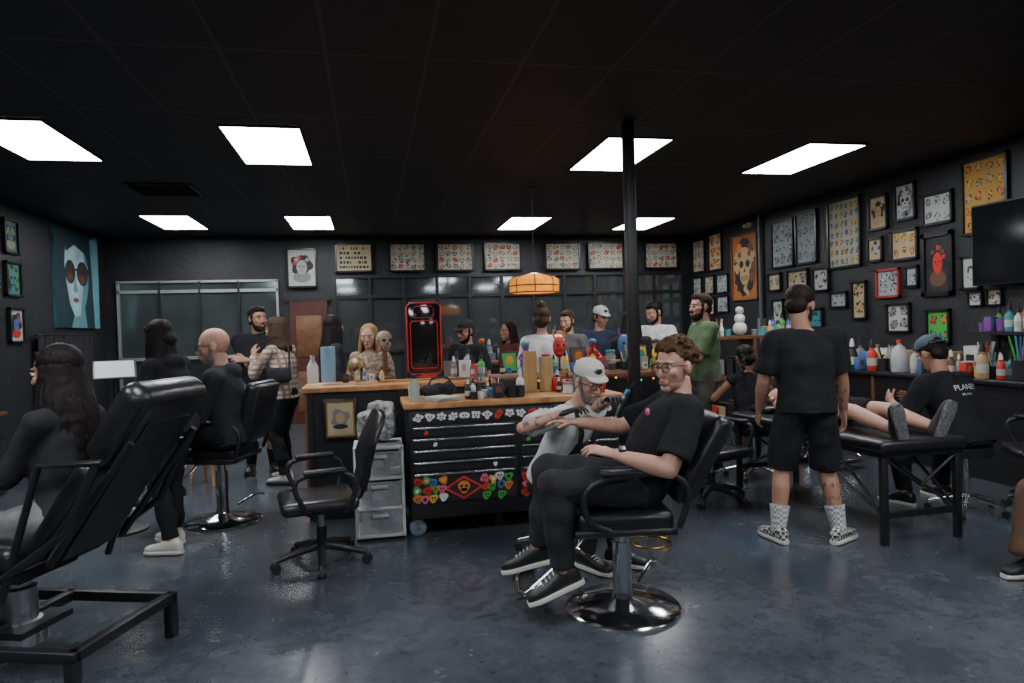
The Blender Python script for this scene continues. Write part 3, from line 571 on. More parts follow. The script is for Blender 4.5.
def tool_cabinet():
    o=O('tool_cabinet'); w,d=1.62,.58; silver=M('handle_silver',(.7,.72,.75),rough=.25,metal=1)
    o.box((0,0,.53),(w,d,.8),powder,bev=.01); o.box((0,0,.965),(w+.06,d+.04,.045),wood,bev=.006); o.box((0,0,.935),(w+.02,d+.01,.02),powder)
    f=-d/2; y=f-.008
    rr=random.Random(4)
    o.box((0,y,.875),(w-.04,.016,.09),plast,bev=.004)
    for k in range(18): 
        c=rr.choice([red,white,red,white,orange,white]); cx=-.74+k*.085; o.poly(blob(cx,.88,.028,y-.0095,rr,asp=1.2),c); o.poly(circ(cx-.01,.883,.006,.007,y-.0105,10),ink); o.poly(circ(cx+.01,.883,.006,.007,y-.0105,10),ink); o.box((cx,y-.0105,.868),(.018,.001,.005),ink)
    z=.82
    for h in(.085,.085,.085,.085,.2):
        for q in(-1,1):
            wd=w/2-.03 
            o.box((q*w/4,y,z-h/2),(wd,.016,h-.01),plast,bev=.004); o.box((q*w/4,y-.016,z-.016),(wd-.03,.018,.016),silver,bev=.004)
        z-=h
    rr=random.Random(9); yy=y-.0115
    for sx in(-1,1):
        o.box((sx*w/4,y-.009,.35),(w/2-.05,.003,.18),M('sticker_panel',(.02,.02,.022),rough=.3))
    o.poly([(-.42,yy,.265),(-.27,yy,.352),(-.42,yy,.438),(-.57,yy,.352)],red); o.poly([(-.42,yy-.001,.282),(-.3,yy-.001,.352),(-.42,yy-.001,.422),(-.54,yy-.001,.352)],ink); o.poly(circ(-.42,.362,.045,.04,yy-.002),orange); o.poly(circ(-.42,.328,.026,.022,yy-.002),orange)
    for q in(-1,1): o.poly(circ(-.42+q*.018,.362,.011,.011,yy-.003),ink)
    cols=[pink,green,red,green,white,yellow,pink,orange,blue,green,red]; k=0
    for cx in [-.76+.062*i for i in range(25)]:
        for cz in(.29,.35,.41):
            if abs(cx+.42)<.14 or abs(cx)<.04: continue
            k+=1; X_=cx+rr.uniform(-.012,.012); Z_=cz+rr.uniform(-.01,.01)
            if rr.random()<.12: continue
            o.poly(blob(X_,Z_,.031,yy-.002-.00005*k,rr,3,st=.25),cols[(k*7)%11]); 
            if k%2: o.poly(circ(X_-.01,Z_+.005,.007,.008,yy-.008,8),ink); o.poly(circ(X_+.01,Z_+.005,.007,.008,yy-.008,8),ink); o.box((X_,yy-.008,Z_-.013),(.02,.001,.005),ink)
            else: o.poly(blob(X_,Z_,.014,yy-.008,rr,n=12),rr.choice([ink,white,red,yellow]))
    for i in range(9): cx=rr.uniform(-.7,.7); cz=rr.choice([.778,.69,.605,.52])-.01; o.poly(blob(cx,cz,.016,y-.0098,rr),rr.choice([red,white,green,yellow]))
    bl=M('caster_blue',(.16,.24,.32),rough=.4)
    for q in(-1,1):
        for t in(-1,1): o.lathe([(0,-.022),(.05,-.022),(.062,-.012),(.062,.012),(.05,.022),(0,.022)],bl,X=Matrix.Translation((q*(w/2-.05),t*(d/2-.06),.062))@Matrix.Rotation(math.pi/2,4,'X'),n=20); o.cyl((q*(w/2-.05),t*(d/2-.06)-.024,.062),(q*(w/2-.05),t*(d/2-.06)-.028,.062),.02,mat=steel); o.box((q*(w/2-.05),t*(d/2-.06),.115),(.06,.08,.03),steel)
    o.make(MR(1.06,5.3,0))
tool_cabinet()
def counter(name,x0,x1,y0,y1,h,topm):
    o=O(name); w=x1-x0;d=y1-y0
    o.box((0,0,h/2-.02),(w,d,h-.04),powder); o.box((0,-.01,h-.02),(w+.06,d+.06,.045),topm,bev=.006); o.box((0,-d/2-.006,.06),(w,.012,.1),plast)
    for k in range(3): o.box((-w/2+.03+k*(w-.06)/2,-d/2-.01,h/2),(.05,.02,h-.1),powder)
    o.box((-w/2-.008,0,h/2),(.014,.04,h-.1),wood2); o.box((-w/2+.0,-d/2-.012,h/2),(.02,.02,h-.06),wood2)
    o.make(MR((x0+x1)/2,(y0+y1)/2))
counter('reception_counter',-.53,1.0,5.75,6.3,1.08,wood); counter('display_counter',1.1,2.85,5.9,6.45,1.08,wood2)
counter('wall_workbench',5.45,6.07,4.6,8.6,.92,powder); counter('back_display_counter',1.2,5.2,9.6,10.1,1.05,wood2)
o=O('framed_print'); o.box((0,0,0),(.27,.02,.33),fblack,bev=.004); o.box((0,-.012,0),(.23,.004,.29),gold); o.box((0,-.014,0),(.2,.004,.26),paperC); rr=random.Random(2)
o.poly(blob(0,0,.07,-.0165,rr,4,asp=1),grey); o.poly(circ(0,.01,.035,.045,-.0175),tan); o.poly(circ(0,-.06,.06,.02,-.0176),ink); o.make(MR(-.26,5.705,0,.82))
def drawers():
    o=O('plastic_drawer_tower'); cl=M('clear_plastic',(.6,.66,.68),rough=.2,alpha=.3); fr=M('white_plastic',(.6,.63,.64),rough=.4)
    for z in(.03,.23,.45,.67): o.box((0,0,z),(.36,.38,.025),fr,bev=.006)
    for q in(-1,1):
        for t in(-1,1): o.box((q*.17,t*.18,.35),(.02,.02,.66),fr)
    rr=random.Random(1)
    for z in(.13,.34,.56):
        h=.17; o.box((0,-.185,z),(.32,.012,h),cl,bev=.004)
        for q in(-1,1): o.box((q*.155,0,z),(.006,.35,h),cl)
        o.box((0,-.2,z+.05),(.12,.02,.025),fr,bev=.006)
        for k in range(12): o.box((rr.uniform(-.11,.11),rr.uniform(-.14,.1),z-.05+rr.uniform(0,.05)),(rr.uniform(.04,.1),rr.uniform(.05,.12),rr.uniform(.03,.08)),rr.choice([white,paperW,grey,ink,blue,lgrey]),rot=Matrix.Rotation(rr.uniform(0,1),3,'Z'))
    o.make(MR(.03,5.23))
    o=O('supply_bag'); pb=M('printed_plastic_bag',(.3,.3,.31),rough=.3,nz=.9,ns=30,bump=.6,bs=15)
    S=O(); S.box((0,0,.12),(.28,.2,.22),bev=.05,seg=3); S.box((.03,0,.26),(.2,.14,.08),bev=.03); vs,fs=remesh(S,.012,3,.03,12); o.add(vs,fs,pb); o.make(MR(.03,5.23,8,.69))
drawers()
# ---------------------------------------------------------------- clutter
bp=[(.016,0),(.017,.004),(.017,.06),(.012,.07),(.007,.074),(.007,.085)]
def bottle(o,x,y,z,s,m,capm,tall=1):
    o.lathe([(r*s,h*s*tall) for r,h in [(0.0,0)]+bp],m,c=(x,y,z),n=12); o.lathe([(.0,.083*s*tall),(.009*s,.083*s*tall),(.007*s,.1*s*tall),(.003*s,.112*s*tall),(0,.112*s*tall)],capm,c=(x,y,z),n=10)
    o.lathe([(.0172*s,.018*s),(.0174*s,.018*s),(.0174*s,.045*s),(.0172*s,.045*s)],paperW,c=(x,y,z),n=12)
def bottles(name,X,n,w,d,z,seed,smin=1,smax=1.6,cols=None,mix=False):
    o=O(name); rr=random.Random(seed); cols=cols or [ink,ink,ink,grey,white,brown,grey,ink,blue,red]; done=[]
    for k in range(n*8):
        if len(done)>=n: break
        x,y=rr.uniform(-w/2,w/2),rr.uniform(-d/2,d/2); sz=rr.uniform(smin,smax)
        if any((x-a)**2+(y-b)**2<(.02*(sz+c))**2 for a,b,c in done): continue
        done.append((x,y,sz)); t=rr.random(); m=rr.choice(cols)
        if mix and t<.2: r=.02*sz; o.lathe([(0,0),(r,0),(r*1.15,r*2.6),(r*1.05,r*2.6),(r*.9,r*.2),(0,r*.2)],m,c=(x,y,z),n=14)
        elif mix and t<.4: o.box((x,y,z+.03*sz),(.04*sz,.03*sz,.06*sz),m,rot=Matrix.Rotation(rr.uniform(-.4,.4),3,'Z'),bev=.002); o.box((x,y-.0155*sz,z+.035*sz),(.025*sz,.002,.025*sz),rr.choice(cols))
        elif mix and t<.52: r=.022*sz; o.lathe([(0,0),(r,0),(r,r*1.6),(0,r*1.6)],m,c=(x,y,z),n=14); o.lathe([(0,r*1.6),(r*1.05,r*1.6),(r*1.05,r*2),(0,r*2)],rr.choice(cols),c=(x,y,z),n=14)
        elif mix and t<.6:
            o.lathe([(0,0),(.022*sz,0),(.025*sz,.06*sz),(.022*sz,.06*sz),(.02*sz,.004),(0,.004)],ink,c=(x,y,z),n=12)
            for q in range(5): a=rr.uniform(0,6.28); o.cyl((x,y,z+.01),(x+.03*sz*math.cos(a),y+.03*sz*math.sin(a),z+.13*sz),.003*sz,mat=rr.choice(cols),n=6)
        else: bottle(o,x,y,z,sz,m,rr.choice([ink,white,ink]))
    o.make(X)
allc=[ink,white,grey,brown,blue,red,teal,tan,yellow,lgrey,green,paperW]
bottles('ink_bottles',MR(.93,5.22),40,.46,.34,.99,1,1,2.1,mix=True); bottles('ink_bottles',MR(1.64,5.3),20,.34,.4,.99,3,1,2,mix=True)
bottles('counter_supplies',MR(.82,6.02),16,.26,.4,1.105,5,1.2,2.6,allc,True); bottles('counter_supplies',MR(-.05,5.86),6,.4,.1,1.105,6,.8,1.4,allc,True)
bottles('display_supplies',MR(1.95,5.99),34,1.6,.14,1.105,8,1,2.2,allc,True); bottles('back_counter_supplies',MR(3.2,9.72),44,3.6,.16,1.075,9,1.6,3.2,allc,True)
def paper_roll(x,y,z,r=.055,h=.26,m=None,name='paper_towel_roll'):
    o=O(name); o.lathe([(.018,h),(.018,0),(r,0),(r+.001,h*.5),(r,h),(.018,h)],m or M('kraft_paper_roll',(.45,.28,.12),rough=.8),n=24); o.make(MR(x,y,0,z))
paper_roll(1.28,5.48,.99,h=.33); paper_roll(1.41,5.46,.99,h=.28,m=M('kraft_roll_2',(.5,.34,.16),rough=.8)); paper_roll(-.36,6.02,1.105,.06,.3,M('blue_paper_roll',(.25,.42,.55),rough=.8)); paper_roll(5.85,7.75,.925,.07,.28,M('kraft_roll_3',(.42,.27,.13),rough=.8)); 
o=O('spray_bottle'); o.lathe([(0,0),(.042,0),(.045,.02),(.045,.14),(.02,.19),(.016,.2)],white,n=18); o.box((0,.0,.215),(.03,.045,.035),white,bev=.006); o.box((0,-.04,.225),(.014,.05,.014),grey); o.tube([(0,-.02,.2),(0,-.045,.17)],.005,grey); o.make(MR(-.48,5.9,20,1.105))
o=O('spray_bottle'); gb=M('green_soap',(.4,.5,.45),rough=.15,alpha=.7); o.lathe([(0,0),(.036,0),(.038,.02),(.038,.12),(.016,.16),(.014,.17)],gb,n=18); o.box((0,0,.185),(.026,.04,.03),ink,bev=.006); o.box((0,-.035,.195),(.012,.045,.012),ink); o.make(MR(.31,5.14,60,.99))
o=O('cup'); o.lathe([(0,0),(.03,0),(.036,.09),(.033,.09),(.028,.006),(0,.006)],white,n=18); o.make(MR(.31,5.4,0,.99))
o=O('paper_stack')
for k in range(6): o.box((.004*k,0,.004+.004*k),(.2,.24,.003),paperW,rot=Matrix.Rotation(.06*k,3,'Z'))
o.make(MR(.5,5.14,20,.99))
o=O('black_work_bag'); S=O(); S.box((0,0,.05),(.26,.18,.1),bev=.04); vs,fs=remesh(S,.012,2,.03,14); o.add(vs,fs,softblack); o.tube([(-.1,0,.09),(-.06,0,.15),(.06,0,.15),(.1,0,.09)],.008,softblack,smooth=1); o.make(MR(.53,5.42,10,.993))
def skull(name,x,y,z,rz,s,m):
    o=O(name); S=O(); S.ell((0,.01,.1),(.07,.085,.07)); S.ell((0,-.045,.055),(.048,.045,.05)); S.box((0,-.05,.02),(.06,.05,.05),bev=.015)
    vs,fs=remesh(S,.006,2); o.add([v*s for v in vs],fs,m)
    for q in(-1,1): o.ell((q*.028*s,-.083*s,.085*s),(.018*s,.012*s,.016*s),ink)
    o.ell((0,-.094*s,.055*s),(.008*s,.006*s,.014*s),ink)
    for k in range(-3,4): o.box((k*.008*s,-.077*s,.022*s),(.002*s,.004*s,.022*s),ink)
    o.make(MR(x,y,rz,z))
skull('gold_skull_statue',-.12,6.0,1.11,10,1.15,M('aged_gold',(.35,.22,.09),rough=.45,metal=.6,nz=.4,ns=20))
o=O('skull_display_stand'); o.lathe([(0,0),(.09,0),(.09,.02),(.02,.03),(.02,.24),(.05,.25),(0,.25)],wood2); o.make(MR(.12,6.1,0,1.105)); skull('bone_skull',.12,6.1,1.36,15,1.0,M('bone',(.3,.24,.17),rough=.6,nz=.4,ns=20))
o=O('red_framed_mirror')
def rr_(w0,w1,z0,z1,c): return [(w0+c,-.01,z0),(w1-c,-.01,z0),(w1,-.01,z0+c),(w1,-.01,z1-c),(w1-c,-.01,z1),(w0+c,-.01,z1),(w0,-.01,z1-c),(w0,-.01,z0+c)]
for a,r_ in (((-.15,.15,.03,.66,.03),.008),((-.12,.12,.08,.5,.02),.005),((-.09,.09,.53,.63,.02),.004)): o.tube(rr_(*a),r_,red,closed=True,n=6)
o.box((0,.01,.345),(.3,.008,.62),M('mirror_dark',(.05,.05,.055),rough=.08,metal=.7),bev=.003); o.box((0,.0,.01),(.2,.12,.02),red); o.make(MR(.47,6.12,-12,1.105))
def figurine(x,y,z,seed,s=1):
    rr=random.Random(seed*7+1); pal=[red,teal,green,yellow,orange,blue,white,brown,purple,gold,tan,ink,grey]; a,b,c=rr.choice(pal),rr.choice(pal),rr.choice(pal); k_=seed%4
    if k_==0:
        o=O('toy_figure'); S=O(); S.lathe([(0,0),(.05,0),(.045,.06),(.03,.1),(.035,.13),(.018,.16)],n=14); S.ell((0,0,.185),(.028,.028,.034))
        for q in(-1,1): S.tube([(q*.025,0,.135),(q*.055,-.01,.1),(q*.045,-.045,.08)],.01,n=7,smooth=1)
        vs,fs=remesh(S,.006,2); o.add([v*s for v in vs],fs,a); o.ell((0,.004*s,.2*s),(.032*s,.032*s,.026*s),b); o.lathe([(0,0),(.062*s,0),(.062*s,.015*s),(0,.015*s)],c,n=16)
        for q in(-1,1): o.ell((q*.01*s,-.026*s,.185*s),.004*s,ink,nu=8,nv=6)
    elif k_==1:
        o=O('glass_jar'); o.lathe([(0,0),(.045*s,0),(.05*s,.01*s),(.05*s,.11*s),(.035*s,.13*s),(.035*s,.14*s)],M('jar_glass',(.4,.45,.45),rough=.1,alpha=.45),n=18); o.lathe([(0,.005*s),(.044*s,.005*s),(.044*s,.08*s),(0,.08*s)],a,n=16); o.lathe([(0,.14*s),(.04*s,.14*s),(.04*s,.16*s),(0,.16*s)],b,n=16)
    elif k_==2:
        o=O('mask_on_stand'); o.lathe([(0,0),(.04*s,0),(.04*s,.01*s),(.006*s,.012*s),(.006*s,.1*s),(0,.1*s)],ink,n=14); S=O(); S.ell((0,0,.17),(.055,.03,.08)); S.ell((0,-.025,.16),(.012,.018,.03)); S.ell((0,-.015,.12),(.03,.02,.02))
        vs,fs=remesh(S,.006,2); o.add([v*s for v in vs],fs,a)
        for q in(-1,1): o.ell((q*.022*s,-.027*s,.185*s),(.013*s,.006*s,.009*s),ink); o.tube([(q*.03*s,0,.23*s),(q*.05*s,0,.26*s),(q*.045*s,0,.3*s)],.008*s,b,smooth=1)
        o.box((0,-.034*s,.122*s),(.03*s,.006*s,.01*s),red)
    else:
        o=O('photo_stand'); o.box((0,0,.09*s),(.14*s,.012,.18*s),ink,rot=Matrix.Rotation(-.15,3,'X'),bev=.003); o.box((0,-.009,.09*s),(.12*s,.004,.15*s),a,rot=Matrix.Rotation(-.15,3,'X')); o.ell((0,-.012,.1*s),(.035*s,.003,.045*s),b); o.box((0,.03*s,.04*s),(.02,.06*s,.01),ink)
    o.make(MR(x,y,rr.uniform(-30,30),z))
for i,(x,y,s) in enumerate([(1.25,6.2,1.1),(1.42,6.25,1.3),(1.6,6.2,1),(1.75,6.25,1.3),(1.92,6.2,1.2),(2.08,6.25,1.3),(2.24,6.2,1.1),(2.4,6.25,1.3),(2.55,6.2,1.2),(2.72,6.22,1.2)]): figurine(x,y,1.105,i+3,s)
for i,(x,s) in enumerate([(1.6,1.4),(2.0,1),(2.8,1.6),(3.2,1.3),(3.8,1.5),(4.5,1.2)]): figurine(x,9.95,1.075,i+40,s)
o=O('string_lights'); 
for k in range(14): o.ell((-.8+.12*k,0,.02*math.sin(k*1.1)),.009,M('bulb_'+['red','green','amber'][k%3],[(.8,.05,.03),(.05,.7,.1),(.9,.4,.05)][k%3],emit=1.5)) 
o.tube([(-.85+.12*k,.008,.02*math.sin(k*1.1)+.01) for k in range(15)],.003,ink,n=5); o.make(MR(2.0,5.845,0,1.03))
def plant(x,y,z,seed,h=.35):
    o=O('potted_plant'); rr=random.Random(seed); o.lathe([(0,0),(.05,0),(.065,.09),(.07,.09),(.07,.1),(.05,.1),(0,.09)],orange,n=18); lf=M('leaf',(.05,.2,.05),rough=.5,nz=.4)
    for k in range(26):
        a=rr.uniform(0,6.28); l=rr.uniform(.5,1)*h; c=V((math.cos(a),math.sin(a),0)); p0=V((0,0,.09)); p1=p0+c*l*.3+V((0,0,l*.7)); p2=p0+c*l*.7+V((0,0,l*.75)); sd=V((-c.y,c.x,0))*.02
        o.add([p0,p1+sd,p2,p1-sd],[(0,1,2,3)],lf,False)
    o.make(MR(x,y,0,z))
plant(2.4,9.95,1.075,1); plant(5.8,8.4,.925,4,.3)
o=O('white_ball_figurine'); o.ell((0,0,.08),.085,white); o.ell((0,0,.2),.065,white); o.ell((0,0,.3),.05,white)
for q in(-1,1): o.ell((q*.018,-.046,.31),.007,ink,nu=8,nv=6)
o.ell((0,-.055,.295),(.008,.02,.008),orange,nu=8,nv=6); o.make(MR(4.42,7.6,0,1.355))
o=O('wooden_shelf_unit'); 
for z in(.3,.85,1.33): o.box((0,0,z),(1.5,.4,.035),wood2)
for x in(-.72,0,.72): o.box((x,0,.66),(.04,.4,1.32),wood2)
rr=random.Random(6)
for z in(.32,.87):
    for k in range(12): o.box((-.64+k*.115,0,z+.11),(.08,.25,rr.uniform(.14,.26)),rr.choice([grey,tan,red,ink,white,wood2]))
o.make(MR(4.5,7.6))
bottles('shelf_supplies',MR(4.02,7.6),12,.45,.25,1.35,77,1.2,2.4,[white,grey,ink,orange,teal],True); bottles('shelf_supplies',MR(4.88,7.6),12,.5,.25,1.35,78,1.4,2.6,allc,True)
rr=random.Random(12)
for i in range(9):
    o=O('supply_box'); w,d,h=rr.uniform(.14,.28),rr.uniform(.15,.22),rr.uniform(.1,.32); m=rr.choice([white,tan,orange,grey,teal,red,paperW,white]); o.box((0,0,h/2),(d,w,h),m,bev=.004); o.box((-d/2-.001,0,h*.5),(.003,w*.6,h*.4),rr.choice([ink,white,red,blue])); o.box((0,0,h+.002),(d*.9,w*.3,.004),paperC); o.make(MR(5.94,4.8+i*.31,rr.uniform(-4,4),.923))
bottles('supply_bottles',MR(5.62,7.3),34,.26,1.4,.925,21,2,3.4,allc,True); bottles('supply_bottles',MR(5.6,5.4),46,.22,1.5,.925,22,1.8,3.2,allc,True)
o=O('soap_jug'); o.lathe([(0,0),(.085,0),(.09,.03),(.09,.2),(.05,.27),(.025,.29),(.025,.32)],M('clear_jug',(.55,.6,.62),rough=.15,alpha=.6),n=22); o.lathe([(0,.31),(.03,.31),(.03,.345),(0,.345)],red,n=16); o.make(MR(5.6,6.38,0,.925))
o=O('wall_shelf'); o.box((0,0,0),(.25,1.1,.03),powder); 
for k in range(2): o.box((.08,-.4+.8*k,-.08),(.03,.03,.16),powder)
o.make(MR(5.96,5.2,0,1.33)); bottles('shelf_figurines',MR(5.95,5.2),22,.16,1.0,1.347,91,1.6,2.8,[orange,red,yellow,teal,white,tan,purple,green],True)
o=O('wall_television'); o.box((0,0,0),(.05,1.35,.8),plast,bev=.01); o.box((-.027,0,0),(.004,1.31,.76),M('tv_screen',(.008,.01,.012),rough=.1)); o.box((.06,0,0),(.1,.2,.2),powder); o.make(MR(5.97,5.12,0,2.2))
o=O('security_camera'); o.lathe([(0,0),(.05,0),(.05,-.03),(.03,-.06),(0,-.07)],white,n=16); o.box((-.05,0,-.05),(.12,.05,.05),white,bev=.01); o.make(MR(6.0,9.95,0,3.1))
o=O('stained_glass_pendant_lamp'); am=M('stained_glass_amber',(.8,.25,.02),rough=.3,emit=.7,ecol=(1,.36,.02),nz=.5,ns=14)
o.lathe([(.05,.3),(.09,.29),(.24,.25),(.29,.22),(.29,.07),(.285,.07),(.28,.21),(.2,.245),(.08,.28),(.04,.29)],am,n=8)
for k in range(8): a=k*math.pi/4; c,s_=math.cos(a),math.sin(a); o.tube([(.05*c,.05*s_,.3),(.24*c,.24*s_,.255),(.295*c,.295*s_,.22),(.295*c,.295*s_,.07)],.006,powder,n=5)
for zz in(.07,.15): o.tube([(.295*math.cos(k*math.pi/4),.295*math.sin(k*math.pi/4),zz) for k in range(8)],.007,powder,closed=True)
o.cyl((0,0,.28),(0,0,1.32),.004,mat=powder); o.lathe([(0,1.3),(.06,1.3),(.05,1.27),(0,1.26)],powder); o.ell((0,0,.15),.04,M('bulb_warm',(1,.6,.3),emit=8,ecol=(1,.45,.12)))
o.make(MP(.28,8.0,0,1.86))
o=O('desk_lamp'); o.lathe([(0,0),(.08,0),(.08,.015),(.012,.02),(.012,.3)],gold); o.lathe([(.05,.36),(.12,.26),(.115,.26),(.045,.35)],M('lamp_shade_red',(.6,.05,.03),emit=1.2,ecol=(1,.1,.04)),n=18); o.make(MR(3.5,9.95,0,1.075))
o=O('wooden_step_stool'); 
o.box((0,0,.42),(.3,.22,.03),wood); 
for q in(-1,1):
    for t in(-1,1): o.tube([(q*.11,t*.07,.41),(q*.15,t*.1,0)],.014,wood)
    o.tube([(q*.13,-.085,.2),(q*.13,.085,.2)],.01,wood)
o.make(MP(-3.2,7.1,20))
o=O('drawing_tablet_on_stand'); R=Matrix.Rotation(math.radians(35),3,'X'); o.box((0,0,1.28),(.3,.24,.012),plast,rot=R,bev=.005); o.box(V((0,0,1.28))+R@V((0,0,.0065)),(.27,.21,.002),M('tablet_screen',(.3,.35,.4),emit=.3,ecol=(.8,.9,1)),rot=R)
o.lathe([(0,0),(.2,0),(.2,.015),(.02,.03),(.015,1.26)],powder); o.make(MP(-3.15,5.4,-30))
o=O('side_cabinet'); o.box((0,0,.4),(.5,1.6,.8),powder,bev=.01); 
for k in range(3):
    for z in(.2,.45,.68): o.box((.255,-.53+.53*k,z),(.012,.5,.2),plast,bev=.003); o.box((.268,-.53+.53*k,z+.06),(.012,.2,.014),steel)
o.box((0,0,.815),(.54,1.64,.03),wood2); o.make(MR(-3.9,7.0)); bottles('cabinet_supplies',MR(-3.85,7.0),26,.3,1.3,.83,31,1.6,3.2,allc,True)
office_chair(4.15,5.3,-70); office_chair(1.65,5.75,150); salon_chair(3.15,7.35,160,seat=.5,rec=8)
o=O('gold_wire_stand')
for k in range(6): a=k*math.pi/3; o.tube([(.14*math.cos(a),.14*math.sin(a),0),(.05*math.cos(a),.05*math.sin(a),.12),(.12*math.cos(a),.12*math.sin(a),.24)],.006,gold,n=6)
for z,r in((.006,.14),(.24,.12)): o.tube([(r*math.cos(i*.5236),r*math.sin(i*.5236),z) for i in range(12)],.006,gold,n=6,closed=True)
o.make(MP(.92,4.7,0))
# ---------------------------------------------------------------- people placement
T=PL
sneak=(plast,whiteR,white)
person('seated_man_client',.64,3.6,-90,H=1.84,hipz=.67,lean=-30,hyaw=-36,hpitch=4,neckfw=.1,feet=[T(.22,3.42,.27),T(.10,3.74,.29)],footdir=[(-.15,1,-.35),(.1,1,-.25)],footup=[(0,.35,1),(0,.25,1)],bulk=1.12,
  kpole=((-.25,.8,1),(.0,.8,1)),hands=[T(.49,3.36,.87),T(.36,3.98,.95)],epole=((-.6,-.6,-1),(.4,-.5,-1)),hn=(V((.3,0,-1)),V((0,0,-1))),curl=(.6,.5),skin=skinA,top=blackc,bottom=softblack,shoes=sneak,hair='curly',hm=hcurl,glasses=True,vox=.009,logo=pink)
o=O('wristwatch'); 
W_=T(.525,3.365,.875); o.cyl((-.012,0,0),(.012,0,0),.036,mat=plast,n=24); o.box((0,-.024,.026),(.038,.032,.014),plast,rot=Matrix.Rotation(.75,3,'X'),bev=.006); o.box((0,-.0295,.0315),(.026,.022,.006),steel,rot=Matrix.Rotation(.75,3,'X'),bev=.002); o.make(Matrix.Translation(W_)@Matrix.Rotation(math.radians(-YAW),4,'Z'))
person('tattoo_artist_seated',.24,4.50,130,H=1.74,hipz=.57,lean=28,hyaw=22,hpitch=16,bulk=.96,feet=[T(.62,4.28,.09),T(.42,4.22,.09)],kpole=((0,1,1),(0,1,1)),hands=[T(.56,3.97,1.08),T(.28,4.0,1.0)],hn=(V((0,0,-1)),V((0,0,-1))),
  skin=skinA,top=whitec,bottom=softblack,apron=softblack,shoes=sneak,hair='crop',hm=hgrey,beard=hgrey,cap=(M('cap_white',(.6,.6,.57),rough=.8),False),glasses=True,vox=.009,glove=M('nitrile_glove_black',(.02,.02,.025),rough=.35),curl=.8,tat=('al','ar'))
o=O('tattoo_machine'); o.cyl((0,0,0),(0,0,.08),.012,.014,mat=steel); o.cyl((0,0,-.04),(0,0,0),.004,.009,mat=steel); o.box((0,.01,.1),(.025,.04,.05),M('machine_blue',(.05,.2,.4),rough=.3,metal=.6),bev=.006); o.tube([(0,.01,.125),(.02,.04,.2),(.06,.1,.1),(.08,.15,-.1)],.003,ink,n=6,smooth=2); o.make(MP(.60,3.9,0,1.03)@Matrix.Rotation(.5,4,'Y'))
person('standing_man_at_table',1.98,4.62,6,H=1.75,hyaw=38,hpitch=24,lean=5,feet=[(-.2,.0,.088),(.19,-.02,.088)],footdir=[(-.35,1,0),(.75,.75,0)],hands=[(-.26,.2,.88),(.3,.16,.86)],skin=skinB,tatm=tatB,top=blackc,bottom=blackc,legs='shorts',sock=M('sock_pattern',(.7,.7,.7),kind='checker',ns=55,col2=(.3,.3,.32)),
  shoes=(M('checkered_canvas',(.6,.6,.58),kind='checker',ns=45,col2=(.02,.02,.02)),whiteR,None),hair='short',hm=hdark,beard=hdark,vox=.009,tat=('ar','kr'),bulk=1.1,hs_=1.12)
person('seated_long_haired_woman',-2.08,3.18,-84,H=1.72,hipz=.72,lean=2,hyaw=-6,hpitch=8,feet=[(-.12,.62,.24),(.12,.62,.24)],kpole=((0,1,1),(0,1,1)),hands=[(-.1,.42,.9),(.1,.42,.9)],epole=((-.3,-.6,-1),(.3,-.6,-1)),hn=(V((0,0,-1)),V((0,0,-1))),skin=skinB,top=softblack,sleeve='long',bottom=cloth('grey_sweat',(.2,.2,.21)),shoes=sneak,hair='long',hm=hblack,hairlen=.6,fem=True,hood=False,vox=.01)
person('standing_woman_black_hoodie',-2.44,4.9,-75,H=1.66,lean=8,hyaw=0,hpitch=25,hands=[(-.12,.32,1.0),(.12,.32,1.02)],feet=[(-.13,-.05,.085),(.1,.12,.085)],skin=skinB,top=blackc,sleeve='long',bottom=blackc,shoes=(whiteR,whiteR,None),hair='long',hm=hblack,hairlen=.25,hood=True,fem=True)
person('bald_man_seated',-2.26,5.45,-96,H=1.88,hipz=.74,lean=8,hpitch=10,hyaw=-12,feet=[(-.12,.5,.3),(.12,.5,.3)],kpole=((0,1,1),(0,1,1)),hands=[(-.1,.42,.98),(.1,.42,.98)],skin=skinA,top=softblack,sleeve='long',hood=True,bottom=blackc,hair='bald',beard=hgrey,glasses=True,hs_=1.12)
person('standing_man_arms_crossed',-2.83,7.62,158,H=1.86,hyaw=-25,hands=[(.13,.24,1.26),(-.13,.22,1.30)],epole=((-1,-.1,-1.2),(1,-.1,-1.2)),skin=skinB,tatm=tatB,tat=('al','ar'),top=blackc,bottom=M('plaid_shorts',(.09,.05,.055),rough=.9,kind='plaid',ns=9,col2=(.3,.26,.27)),legs='long_shorts',shoes=(plast,plast,None),sock=blackc,hair='short',hm=hdark,beard=hdark,bulk=1.08)
person('standing_woman_plaid_shirt',-2.35,7.02,-70,H=1.72,lean=6,hyaw=-10,hpitch=12,hands=[(-.1,.3,1.32),(.08,.32,1.25)],feet=[(-.1,-.05,.085),(.1,.1,.085)],skin=skinB,top=M('plaid_shirt',(.62,.58,.54),rough=.9,kind='plaid',ns=6,col2=(.25,.15,.11)),sleeve='long',bottom=blackc,shoes=(whiteR,plast,None),hair='long',hm=hbrown,hairlen=.22,fem=True)
o=O('crossbody_bag'); o.box((0,0,0),(.24,.09,.15),softblack,bev=.035,seg=3); o.tube([(-.1,0,.05),(-.17,.0,.28),(-.05,.05,.42),(.12,.0,.3),(.11,0,.05)],.009,softblack,smooth=2); o.make(MP(-2.34,6.83,10,1.12))
person('standing_dark_haired_woman',-1.86,7.05,60,H=1.72,skin=skinB,top=softblack,sleeve='long',hair='long',hm=hblack,fem=True,hyaw=-30,vox=.014)
